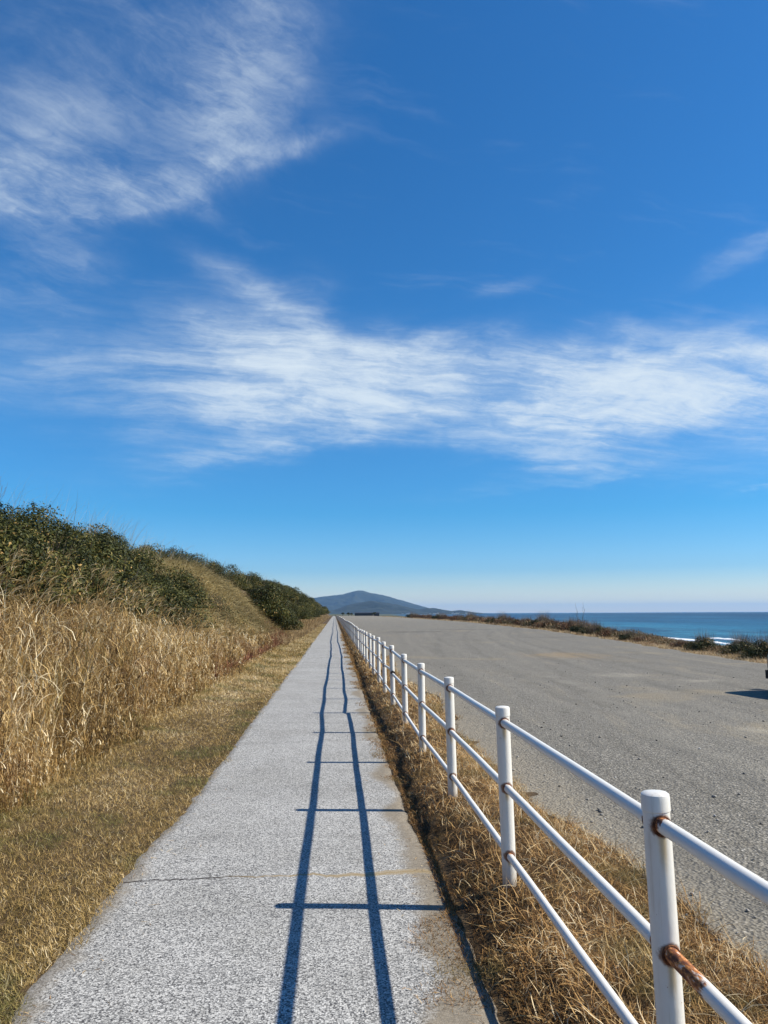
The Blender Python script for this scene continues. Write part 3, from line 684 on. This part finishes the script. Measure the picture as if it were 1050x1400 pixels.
# tall bare sprig at the top left of the bank
m_bark, T, B = mat('bare_bark'); T.put(B.inputs['Base Color'], T.ramp(T.noise(T.pos(), 20, 3), [(.3, (.06, .045, .035)), (.7, (.16, .12, .09))]))
def sprig(name, x, y, h, n, label, cat, z0=None, spread=.5, rad=.006, group=None):
    mb = MB(); random.seed(int(x*100+y*7)); z = float(ground(x, y, False)) if z0 is None else z0
    root = empty(name, (x, y, z)); p0 = Vector((0, 0, 0)); d = Vector((.12, 0, 1)).normalized()
    main_pts = [p0]
    for i in range(6):
        d = (d+Vector((random.uniform(-.12, .12), random.uniform(-.12, .12), 0))).normalized(); main_pts.append(main_pts[-1]+d*h/6)
    for i in range(6): mb.tube(main_pts[i], main_pts[i+1], rad*(1-i*.12), 6)
    mb.build('stem', m_bark, root)
    b2 = MB()
    for i in range(n):
        t = random.uniform(.3, .98)*5.99; a = main_pts[int(t)].lerp(main_pts[int(t)+1], t % 1); an = random.uniform(0, 6.28); L = h*random.uniform(.12, .32)
        m_ = a+Vector((math.cos(an)*spread, math.sin(an)*spread, .8)).normalized()*L*.6; b2.tube(a, m_, rad*.5, 5)
        b2.tube(m_, m_+Vector((math.cos(an)*spread*.5, math.sin(an)*spread*.5, 1)).normalized()*L*.6, rad*.35, 5)
    b2.build('twig', m_bark, root)
    tag(root, label, cat, group); return root
sprig('bare_plant', -8.15, 18.2, 1.75, 12, 'thin leafless plant sticking up above the near thicket at the left edge', 'plant')

# ------------------------------------------------------------------ coastal fringe right of the lot
m_fr = grass_mat('coast_grass', [(0, (.13, .08, .04)), (.4, (.32, .22, .11)), (.75, (.52, .40, .22)), (1, (.68, .55, .35))], [(.35, .5, .65, (.22, .11, .055, 1), .55)])
n = 60000; y = scatter_y(n, 9, 420, 1.25); x = lot_edge(y)+.9*fbm(y*.5, y*0+22)-.25+rng.random(n)**1.3*(2.6+y*.012)
L = rng.uniform(.05, .22, n)*np.clip(y/45, .9, 2.0); W = rng.uniform(.006, .016, n)*np.clip(y/22, 1, 5)
V, Fc, at = ribbons(np.stack([x, y, ground(x, y, False)-.01], -1), rng.uniform(0, 6.28, n), L, W, rng.uniform(0, .9, n), rng.uniform(.2, 1.6, n), 2, np.clip(rng.normal(.5, .25, n)-.35*ss(x-lot_edge(y), .8, 2.5), 0, 1))
tag(meshobj('coast_grass', V, Fc, m_fr, None, False, {'v': at}), 'dry tan grass fringing the seaward edge of the gravel lot', 'grass', kind='stuff')
m_cs = grass_mat('coast_scrub', [(0, (.03, .028, .012)), (.35, (.085, .075, .03)), (.6, (.17, .10, .05)), (.85, (.30, .20, .10)), (1, (.48, .37, .22))], None, .15)
n = 46000; y = scatter_y(n, 20, 150, 1.2); u = rng.random(n); x = lot_edge(y)+.55+u*1.9+.5*fbm(y*.7, y*0+50)
hh = np.clip(.55+1.7*fbm(x*.7, y*.45), .12, 1.2)*(.22+.014*y)*(1-.75*np.exp(-((y-35)/4.5)**2))*np.clip(1-np.abs(u-.45)*1.1, .3, 1)
V, Fc, at = ribbons(np.stack([x, y, ground(x, y, False)+hh*rng.random(n)*.7], -1), rng.uniform(0, 6.28, n), rng.uniform(.06, .2, n)*np.clip(y/40, .8, 2), rng.uniform(.015, .035, n)*np.clip(y/40, .8, 2.5), rng.uniform(.1, 1.3, n), rng.uniform(.2, 1.6, n), 2, np.clip(rng.normal(.42, .22, n)+.9*fbm(x*.6, y*.35), 0, 1))
tag(meshobj('low_scrub', V, Fc, m_cs, None, False, {'v': at}), 'low brown and green scrub running between the bushes on the seaward edge of the lot', 'scrub', kind='stuff')
random.seed(21)
def on_edge(y, off=1.0): return float(lot_edge(y))+off
shrub('cg', on_edge(24.2, .9), 24.2, .78, 'bushy coastal shrub with tall bare stems, nearest the dark car at the right edge', None)
shrub('c1', on_edge(27.0, 1.2), 27.0, .8, 'dark bush with grey twigs standing just left of the bushy shrub nearest the dark car', None, 0)
shrub('cg', on_edge(29.8, .8), 29.8, .72, 'low dark green bush with a white pebble at its foot on the lot edge', None)
shrub('b1', on_edge(32.5, .7), 32.5, .5, 'small reddish brown bush on the lot edge in front of the bare beach', None)
shrub('b2', on_edge(37.5, .8), 38.5, .6, 'low brown twiggy bush left of the visible strip of beach', None)
shrub('c1', on_edge(41.5, .8), 41.5, .7, 'low dark bush at the left end of the visible strip of beach', None)
shrub('b1', on_edge(46.5, .9), 46.5, 1.0, 'dense brown bush with upright twigs below the surf line', None)
shrub('c1', on_edge(52.0, 1.0), 52.0, 1.1, 'dark green and grey coastal bush, the bulkiest left of the surf', None)
shrub('c1', on_edge(57.0, 1.2), 57.0, 1.1, 'dark coastal bush with a dead pale stem inside, beside the tall bare stalks', None)
LR = 'reddish brown withered shrub in the far row along the lot edge'; GR = 'withered shrubs along the lot edge'
for i, y in enumerate([62, 67, 72, 78, 84, 91, 98, 106, 114, 123, 132, 142, 152, 163, 175, 190, 206, 225, 245, 268]):
    shrub(['b1', 'b2', 'b1', 'c1'][i % 4], on_edge(y, 1.4+.6*(i % 2)), y, 1.3+.0035*y, LR, GR)
    shrub(['b2', 'b1'][i % 2], on_edge(y+2.5, 3.2), y+2.5, 1.2+.0035*y, LR, GR)
for i, (x, y, h) in enumerate([(19.6, 60.5, 1.75), (19.9, 60.2, 1.85)]):
    sprig('bare_stalk', x, y, h, 4, ['left of two tall bare stalks rising above the coastal scrub', 'right of two tall bare stalks rising above the coastal scrub'][i], 'stalk', None, .25, .018, 'tall bare stalks in the coastal scrub')

# ------------------------------------------------------------------ fence
m_paint, T, B = mat('white_fence_paint')
tc = T.add('ShaderNodeTexCoord').outputs['Object']; ox, oy, oz = T.sep(tc)[0:3]; p = T.pos()
rs = None
for h in (.845, .505, .155):
    # rust creeping from each rail joint and a streak running down the post below it
    d = T.vm('LENGTH', T.vm('SUBTRACT', T.comb(ox, 0, oz), (0, 0, h)))
    k_ = T.map(T.math('ADD', d, T.math('MULTIPLY', T.math('SUBTRACT', T.noise(p, 60, 4, .7), .5), .016)), .027, .036, 1, 0)
    dn = T.math('SUBTRACT', h-.02, oz)
    lenn = T.map(T.noise(p, .7, 1), .35, .65, .03, .13)
    st = T.math('MULTIPLY', T.map(T.math('ADD', T.math('ABSOLUTE', T.math('ADD', ox, .002)), T.math('MULTIPLY', T.noise(p, 30, 3), .008)), .008, .020, 1, 0),
                T.math('MULTIPLY', T.map(dn, 0, .008), T.map(T.math('DIVIDE', dn, lenn), .3, 1, .6, 0)))
    rs = (k_, st) if rs is None else (T.math('MAXIMUM', rs[0], k_), T.math('MAXIMUM', rs[1], st))
dirty = T.map(T.noise(p, 9, 5, .7), .5, .8, 0, .22)
c = T.mix(dirty, (.70, .68, .62, 1), (.48, .44, .36, 1))
c = T.mix(T.math('MULTIPLY', T.map(T.noise(T.vm('MULTIPLY', p, (1, 1, .06)), 70, 4, .65), .50, .72), .30), c, (.40, .33, .22, 1)); c = T.mix(T.map(T.math('ADD', oz, T.math('MULTIPLY', T.noise(p, 30, 4), .12)), .20, .04, 0, .6), c, (.34, .26, .17, 1))
c = T.mix(rs[1], c, (.50, .33, .09, 1))
c = T.mix(T.math('MULTIPLY', rs[0], .9), c, T.ramp(T.noise(p, 90, 3), [(.3, (.07, .025, .012)), (.7, (.26, .10, .035))]))
chip = T.math('MULTIPLY', T.map(T.noise(p, 26, 5, .7), .67, .71), .8)
c = T.mix(chip, c, (.25, .12, .06, 1))
T.put(B.inputs['Base Color'], c); B.inputs['Roughness'].default_value = .38; B.inputs['Specular IOR Level'].default_value = .45
T.put(B.inputs['Normal'], T.bump(T.noise(p, 45, 3, .6), .18, .004))

m_rail, T, B = mat('white_rail_paint')
tc = T.add('ShaderNodeTexCoord').outputs['Object']; ox, oy, oz = T.sep(tc)[0:3]; p = T.pos()
endd = T.math('MINIMUM', oy, T.math('SUBTRACT', 2.0, oy))
nn = T.math('MULTIPLY', T.math('SUBTRACT', T.noise(p, 22, 5, .65), .42), .12)
k_ = T.map(T.math('SUBTRACT', endd, nn), .040, .052, 1, 0)
c = T.mix(T.map(T.noise(p, 9, 5, .7), .5, .8, 0, .2), (.72, .70, .635, 1), (.48, .44, .36, 1))
# heavy rust at the far end of the first bay's middle rail, and a peeled line under the lowest rail
d1 = T.vm('LENGTH', T.vm('MULTIPLY', T.vm('SUBTRACT', p, (.94, 2.10, .605)), (1, .42, 1)))
k2 = T.map(T.math('ADD', d1, T.math('MULTIPLY', T.math('SUBTRACT', T.noise(T.vm('MULTIPLY', p, (1, .35, 1)), 40, 4, .65), .5), .10)),   .060, .075, 1, 0)
px, py, pz = T.sep(p)[0:3]
k3 = T.math('MULTIPLY', T.map(T.math('ABSOLUTE', T.math('SUBTRACT', py, 2.62)), .10, .28, 1, 0), T.math('MULTIPLY', T.map(T.math('ADD', pz, T.math('MULTIPLY', T.noise(p, 40, 4, .7), .02)), .287, .281), T.map(T.noise(p, 25, 4, .7), .42, .5)))
k3 = T.math('MULTIPLY', k3, T.map(pz, .35, .3))
k_ = T.math('MAXIMUM', k_, T.math('MAXIMUM', k2, k3))
rc = T.ramp(T.noise(T.vm('MULTIPLY', p, (1, .4, 1)), 60, 4, .7), [(.3, (.05, .02, .012)), (.46, (.18, .06, .025)), (.56, (.55, .21, .045)), (.66, (.70, .62, .52))])
c = T.mix(k_, c, rc)
T.put(B.inputs['Base Color'], c); T.put(B.inputs['Roughness'], T.map(k_, 0, 1, .36, .85)); B.inputs['Specular IOR Level'].default_value = .45
m_rust, T, B = mat('rusty_collar'); p = T.pos()
T.put(B.inputs['Base Color'], T.ramp(T.noise(p, 120, 4, .7), [(.3, (.03, .014, .010)), (.55, (.12, .045, .02)), (.8, (.36, .15, .05))])); B.inputs['Roughness'].default_value = .9
T.put(B.inputs['Normal'], T.bump(T.noise(p, 200, 3), .8, .003))
m_blk, T, B = mat('black_tape'); B.inputs['Base Color'].default_value = (.012, .012, .014, 1); B.inputs['Roughness'].default_value = .5

random.seed(5)
FX, Y1, HP = .942, 2.20, .93; RH = (.845, .505, .155)
posts = []
for i in range(-2, 160):
    y = Y1+2*i; dz = random.uniform(-.012, .012)+(.03*math.sin(i*.35) if i > 6 else 0)
    if i == 4: dz = -.018
    if i in (5,): dz = .014
    posts.append((FX+(random.uniform(-.008, .008) if i > 1 else 0), y, .118+dz))
fence = tag(empty('fence', (FX, Y1, .12)), 'long white tubular railing fence with three rusting rails running beside the path', 'fence')
fl = Vector((FX, Y1, .12)); LEAN = -.018
def post_mesh():
    mb = MB(); mb.lathe([(.038, -.16), (.038, .0), (.038, .45), (.038, HP-.048)], 24); return mb
def cap_mesh():
    return MB().lathe([(.0385, HP-.050), (.0405, HP-.048), (.0405, HP-.012), (.039, HP-.004), (.034, HP), (.018, HP+.003)], 24)
first_post = None
NP = 100
for i, (x, y, z) in enumerate(posts[:NP]):
    if first_post is None:
        first_post = post_mesh().build('post', m_paint, fence); cap0 = cap_mesh().build('cap', m_paint, first_post)
        col0 = []
        col1 = []
        for big_ in (0, 1):
            for h, rr in zip(RH, (.0222, .0205, .0190)):
                for sgn in (-1, 1):
                    ro = rr+(.0065 if big_ and h > .2 else .0026)
                    mb = MB().lathe([(rr-.002, .030*sgn), (ro, .0345*sgn), (ro+.0006, .037*sgn), (ro-.001, .0395*sgn), (rr-.002, .0405*sgn)][::sgn], 20, 'y', (0, 0, h))
                    o = mb.build('collar', m_rust, first_post if not big_ else None); (col1 if big_ else col0).append(o)
        po = first_post
    else:
        po = first_post.copy(); col.objects.link(po); po.parent = fence
        kids = [cap0]+(col1 if i == 2 else col0 if i < 14 else [])
        for c_ in kids:
            if c_ in col1: c_.parent = po; continue
            d = c_.copy(); col.objects.link(d); d.parent = po
    po.location = Vector((x, y, z))-fl; po.rotation_euler = (random.uniform(-.004, .004), LEAN+(random.uniform(-.008, .008) if i > 3 else 0), 0 if i < 4 else random.uniform(0, 6))
    po.rotation_euler[2] = 0
mb = MB()
for (x, y, z) in posts[NP:]: mb.tube((x, y, z-.1), (x+HP*math.sin(LEAN), y, z+HP), .039, 8)
o = mb.build('post', m_paint, fence); o['kind'] = 'stuff'; o.location = -fl
nb = 0; mb = MB()
for i in range(len(posts)-1):
    (xa, ya, za), (xb, yb, zb) = posts[i], posts[i+1]
    for h, rr in zip(RH, (.0222, .0205, .0190)):
        ja = random.uniform(-.004, .004); jb = random.uniform(-.004, .004)
        if i-2 == 5 and h == RH[1]: ja = .03
        if i-2 == 4 and h == RH[1]: jb = -.02
        if i-2 == 3 and h == RH[2]: ja = -.03
        pa = Vector((xa+h*math.sin(LEAN), ya+.030, za+h+ja)); pb = Vector((xb+h*math.sin(LEAN), yb-.030, zb+h+jb))
        if nb < 99:
            q = MB(); q.tube((0, .03, 0), Vector((0, .03, 0))+(pb-pa), rr, 18 if i < 12 else 10, 5, .0012)
            o = q.build('rail', m_rail, fence); o.location = pa-Vector((0, .03, 0))-fl; nb += 1
            if i-2 == 0 and h == RH[1]: tag(o, 'middle rail with a long orange rust scar beside the nearest post')
        else: mb.tube(pa, pb, rr, 6)
o = mb.build('rail', m_rail, fence); o['kind'] = 'stuff'; o.location = -fl
x, y, z = posts[7]
mb = MB(); mb.tube((0, -.10, 0), (0, -.045, 0), .032, 14)
o = mb.build('tape_wrap', m_blk, fence); o.location = Vector((x+RH[1]*math.sin(LEAN), y, z+RH[1]))-fl; tag(o, 'black tape wrapped round the middle rail at a post')

# ------------------------------------------------------------------ loose stones and litter
m_stone, T, B = mat('grey_stone'); p = T.pos()
T.put(B.inputs['Base Color'], T.ramp(T.attr('v'), [(0, (.10, .095, .085)), (.5, (.22, .205, .18)), (.9, (.36, .34, .30)), (1, (.6, .58, .54))])); B.inputs['Roughness'].default_value = .9
def stones(n, xf, yf, smin, smax, zf):
    ico = np.array([(0, 0, 1), (.894, 0, .447), (.276, .851, .447), (-.724, .526, .447), (-.724, -.526, .447), (.276, -.851, .447), (.724, .526, -.447), (-.276, .851, -.447), (-.894, 0, -.447), (-.276, -.851, -.447), (.724, -.526, -.447), (0, 0, -1)])
    fi = np.array([(0, 1, 2), (0, 2, 3), (0, 3, 4), (0, 4, 5), (0, 5, 1), (1, 6, 2), (2, 7, 3), (3, 8, 4), (4, 9, 5), (5, 10, 1), (6, 7, 2), (7, 8, 3), (8, 9, 4), (9, 10, 5), (10, 6, 1), (11, 7, 6), (11, 8, 7), (11, 9, 8), (11, 10, 9), (11, 6, 10)])
    x = xf(n); y = yf(n); s = smin+(smax-smin)*rng.random(n)**5
    V = ico[None]*(1+rng.normal(0, .22, (n, 12, 1)))*s[:, None, None]*np.array([1, .8, .55]); a = rng.uniform(0, 6.28, n)
    c, q = np.cos(a)[:, None], np.sin(a)[:, None]
    V = np.stack([V[..., 0]*c-V[..., 1]*q, V[..., 0]*q+V[..., 1]*c, V[..., 2]], -1)+np.stack([x, y, zf(x, y)+s*.25], -1)[:, None]
    Fq = (fi[None]+(np.arange(n)*12)[:, None, None]).reshape(-1, 3)
    return V.reshape(-1, 3), Fq, np.repeat(rng.random(n), 12)
V, Fc, at = stones(2600, lambda n: 1.75+rng.random(n)**1.4*9, lambda n: scatter_y(n, 1.5, 28, 1.2), .003, .022, lambda x, y: x*0+.042)
tag(meshobj('gravel', V, Fc, m_stone, None, False, {'v': at}), 'loose grey stones scattered over the gravel lot', 'gravel', kind='stuff')
V, Fc, at = stones(500, lambda n: .57-rng.random(n)**3*.5, lambda n: scatter_y(n, 2.0, 14, 1.2), .002, .007, lambda x, y: x*0+.008)
V2, F2, a2 = stones(260, lambda n: -1.2+rng.random(n)**3*.5, lambda n: scatter_y(n, 2.0, 14, 1.2), .002, .007, lambda x, y: x*0+.008)
tag(meshobj('grit', np.concatenate([V, V2]), np.concatenate([Fc, F2+len(V)]), m_stone, None, False, {'v': np.concatenate([at, a2])}), 'grit and tiny stones along the edges of the path', 'grit', kind='stuff')
n = 420; sl = rng.random(n) < .5; y = scatter_y(n, 2.2, 16, 1.3); x = np.where(sl, .58-rng.random(n)**2.5*.35, -1.2+rng.random(n)**2.5*.3)
V, Fc, at = ribbons(np.stack([x, y, x*0+.012], -1), rng.uniform(0, 6.28, n), rng.uniform(.02, .07, n), rng.uniform(.002, .004, n), rng.uniform(1.25, 1.5, n), rng.uniform(0, .2, n), 3)
tag(meshobj('straw_litter', V, Fc, m_berm, None, False, {'v': at}), 'stray bits of dry straw lying on the edges of the path', 'straw', kind='stuff')
# ragged grass tongues reaching over the right edge of the path
n = 26000; y = scatter_y(n, 3.2, 60, 1.2); lobe = np.clip(fbm(y*1.1, y*0+91)*2.2+.05, 0, .35)
x = .60-rng.random(n)**1.6*lobe*.8+rng.random(n)*.06; y = y+rng.normal(0, .02, n)
V, Fc, at = ribbons(np.stack([x, y, x*0+.004], -1), rng.uniform(0, 6.28, n), rng.uniform(.02, .05, n)*np.clip(y/12, 1, 2), rng.uniform(.002, .004, n)*np.clip(y/7, 1, 4), rng.uniform(.5, 1.4, n), rng.uniform(0, .8, n), 2, np.clip(rng.normal(.35, .22, n), 0, 1))
tag(meshobj('edge_grass', V, Fc, m_berm, None, False, {'v': at}), 'low brown grass tufts creeping over the right edge of the path', 'grass', kind='stuff')

# ------------------------------------------------------------------ car at the right edge of the frame
m_body, T, B = mat('dark_car_paint'); B.inputs['Base Color'].default_value = (.018, .022, .02, 1); B.inputs['Roughness'].default_value = .42; B.inputs['Coat Weight'].default_value = .15
m_glass, T, B = mat('car_glass'); B.inputs['Base Color'].default_value = (.01, .012, .014, 1); B.inputs['Roughness'].default_value = .05
m_tyre, T, B = mat('tyre_rubber'); B.inputs['Base Color'].default_value = (.02, .02, .02, 1); B.inputs['Roughness'].default_value = .85
m_rim, T, B = mat('wheel_rim'); B.inputs['Base Color'].default_value = (.45, .45, .46, 1); B.inputs['Metallic'].default_value = .9; B.inputs['Roughness'].default_value = .3
m_lamp, T, B = mat('headlight_lens'); B.inputs['Base Color'].default_value = (.10, .10, .11, 1); B.inputs['Roughness'].default_value = .08
m_trim, T, B = mat('black_trim'); B.inputs['Base Color'].default_value = (.015, .015, .015, 1); B.inputs['Roughness'].default_value = .6
car = tag(empty('parked_car', (8.34, 13.45, .05), R(8)), 'dark car parked on the gravel lot, its nose just entering at the right edge', 'car')
# local: nose at x=0, tail at x=4.1, half width .84 ; sections along x
def loft(name, secs, m, parent):
    v = []; f = []; k = len(secs[0][1])
    for (x, pts) in secs: v += [(x, a, b) for (a, b) in pts]
    for i in range(len(secs)-1):
        for j in range(k): f.append([i*k+j, i*k+(j+1) % k, (i+1)*k+(j+1) % k, (i+1)*k+j])
    f.append(list(range(k))[::-1]); f.append([(len(secs)-1)*k+j for j in range(k)])
    o = meshobj(name, v, f, m, parent, True)
    try: o.data.set_sharp_from_angle(angle=R(40))
    except Exception: pass
    return o
def sec(x, hw, zb, zs, zt, tw):
    r = .06
    return (x, [(-hw+r, zb), (hw-r, zb), (hw, zb+r), (hw+.01, (zb+zs)/2), (hw-.01, zs-r), (hw-.05, zs), (tw, zt-.03), (tw-.06, zt), (-tw+.06, zt), (-tw, zt-.03), (-hw+.05, zs), (-hw+.01, zs-r), (-hw-.01, (zb+zs)/2), (-hw, zb+r)])
loft('body', [sec(0, .60, .34, .68, .70, .50), sec(.06, .72, .26, .74, .78, .62), sec(.22, .80, .22, .80, .88, .70), sec(.6, .84, .2, .86, .96, .74), sec(1.0, .85, .2, .92, 1.03, .74),
    sec(1.2, .85, .2, .94, 1.06, .74), sec(3.9, .85, .2, .98, 1.10, .74), sec(4.1, .80, .25, .95, 1.05, .70), sec(4.16, .72, .35, .85, .9, .6)], m_body, car)
cab = loft('roof', [sec(1.12, .70, .95, 1.02, 1.06, .62), sec(1.75, .72, .95, 1.2, 1.56, .56), sec(2.4, .72, .95, 1.2, 1.62, .58), sec(3.6, .72, .95, 1.2, 1.60, .57), sec(4.02, .70, .95, 1.05, 1.12, .55)], m_body, car)
def quad(name, pts, m, parent, th=.012):
    a = [Vector(q) for q in pts]; nrm = (a[1]-a[0]).cross(a[2]-a[0]).normalized()*th
    v = [tuple(q) for q in a]+[tuple(q+nrm) for q in a]; n = len(a)
    f = [list(range(n))[::-1], [n+i for i in range(n)]]+[[i, (i+1) % n, n+(i+1) % n, n+i] for i in range(n)]
    return meshobj(name, v, f, m, parent)
quad('windscreen', [(1.20, .56, 1.10), (1.20, -.56, 1.10), (1.70, -.50, 1.50), (1.70, .50, 1.50)][::-1], m_glass, car, .03)
for s in (-1, 1):
    for (x0, x1, x2, x3) in ((1.55, 2.45, 2.45, 1.85), (2.53, 3.40, 3.35, 2.53)):
        q = [(x0, s*.735, 1.10), (x1, s*.735, 1.10), (x2, s*.635, 1.50), (x3, s*.635, 1.50)]
        quad('side_window', q if s < 0 else q[::-1], m_glass, car, .02)
    hl = MB(); hl.lathe([(.06, 0), (.09, .02), (.09, .06)], 14, 'y'); o = hl.build('headlight', m_lamp, car); o.location = (.17, s*.64, .70); o.rotation_euler = (0, 0, R(90)); o.scale = (1.4, 1, .8)
    mi = MB().box(-.06, .06, -.10, .10, -.07, .07).build('mirror', m_body, car); mi.location = (1.45, s*.95, 1.10)
    for xw in (.78, 3.3):
        w = MB(); w.lathe([(.20, -.09), (.30, -.10), (.325, -.07), (.325, .07), (.30, .10), (.20, .09)], 28, 'y'); wo = w.build('wheel', m_tyre, car); wo.location = (xw, s*.78, .325)
        rm = MB(); rm.lathe([(.05, -.102), (.19, -.098), (.20, 0), (.19, .098), (.05, .102)], 20, 'y'); rm.build('rim', m_rim, wo)
quad('grille', [(-.012, -.40, .48), (-.012, .40, .48), (-.004, .40, .64), (-.004, -.40, .64)], m_trim, car, -.02)
MB().box(-.05, .04, -.66, .66, .26, .42).build('bumper', m_trim, car)

# ------------------------------------------------------------------ far end of the lot and the town below the hills
m_dark, T, B = mat('dark_shed_boards'); T.put(B.inputs['Base Color'], T.ramp(T.noise(T.pos(), 1.5, 3), [(.3, (.02, .022, .025)), (.7, (.05, .05, .055))]))
m_roof, T, B = mat('dark_roof'); B.inputs['Base Color'].default_value = (.03, .035, .045, 1)
m_white, T, B = mat('white_render'); B.inputs['Base Color'].default_value = (.6, .6, .58, 1)
def shed(x, y, w_, d_, h, label, wall, roof, name='shed', cat='shed', group=None):
    o = empty(name, (x, y, float(ground(x, y, False))))
    MB().box(-w_/2, w_/2, -d_/2, d_/2, 0, h).build('wall', wall, o, False)
    v = [(-w_/2-.3, -d_/2-.3, h+.01), (w_/2+.3, -d_/2-.3, h+.01), (w_/2+.3, d_/2+.3, h+.01), (-w_/2-.3, d_/2+.3, h+.01), (-w_/2-.3, 0, h+h*.35), (w_/2+.3, 0, h+h*.35)]
    meshobj('roof', v, [[0, 1, 5, 4], [3, 4, 5, 2], [0, 4, 3], [1, 2, 5], [0, 3, 2, 1]], roof, o)
    tag(o, label, cat, group); return o
shed(21, 545, 13, 6, 1.9, 'long low dark shed at the far end of the gravel lot', m_dark, m_roof)
shed(30, 545, 4, 4, 2.4, 'small dark hut just right of the long low shed, below the hills', m_dark, m_roof, 'hut', 'hut')
random.seed(77)
def pine(x, y, h, label, group):
    o = empty('tree', (x, y, float(ground(x, y, False))))
    MB().lathe([(.22, 0), (.16, h*.5), (.05, h*.92)], 8).build('trunk', m_bark, o)
    V, Fc, at = crown(900, h*.42, h*.42, h*.4, .28, 12, int(x*10+y), .25); V[:, 2] += h*.45
    meshobj('crown', V, Fc, m_leaf, o, False, {'v': at}); tag(o, label, 'tree', group)
for (x, y, h) in ((9.5, 520, 2.6), (6, 560, 2.8), (12.6, 560, 2.4)): pine(x, y, h, 'small dark tree in the row left of the low dark shed', 'small trees at the far end of the lot')
pine(27.0, 520, 3.4, 'dark rounded tree between the long shed and the small hut', None)
proto_h = None
for i in range(16):
    a = azel(random.uniform(548, 640), 838)[0]; D = random.uniform(3950, 4080)
    if proto_h is None:
        proto_h = shed(0, 6000, 14, 12, 9, 'tiny white building in the seaside town at the foot of the hills', m_white, m_roof, 'town_building', 'building', 'white buildings of the town below the hills'); o = proto_h
    else: o = copy_tree(proto_h)
    x = D*math.tan(R(a)); o.location = (x, D, -1.5); s = random.uniform(.35, .8); o.scale = (s*random.uniform(.8, 2), s, s)
# flat coastal land the town stands on
xs = np.linspace(190, 830, 60); ys = np.linspace(3850, 5000, 30)
tag(grid('far_shore', xs, ys, lambda X, Y: -5+3.6*ss(Y, 3870, 3930)*(1-ss(X, 690, 800))+.5*fbm(X/40, Y/40), m_soil), kind='structure')

# ------------------------------------------------------------------ haze
m_haze = bpy.data.materials.new('haze'); m_haze.use_nodes = True; nt = m_haze.node_tree
for n_ in list(nt.nodes):
    if n_.type == 'BSDF_PRINCIPLED': nt.nodes.remove(n_)
pv = nt.nodes.new('ShaderNodeVolumePrincipled'); pv.inputs['Color'].default_value = (.30, .60, 1.0, 1); pv.inputs['Density'].default_value = 4.4e-5; pv.inputs['Anisotropy'].default_value = .1
nt.links.new(pv.outputs[0], nt.nodes['Material Output'].inputs['Volume'])
mb = MB().box(-9500, 30500, -300, 30500, -11, 330)
o = mb.build('haze', m_haze, None, False); o['kind'] = 'stuff'
o['label'] = 'thin blue sea haze over the far hills and water'; o['category'] = 'haze'
sc.cycles.volume_bounces = 0
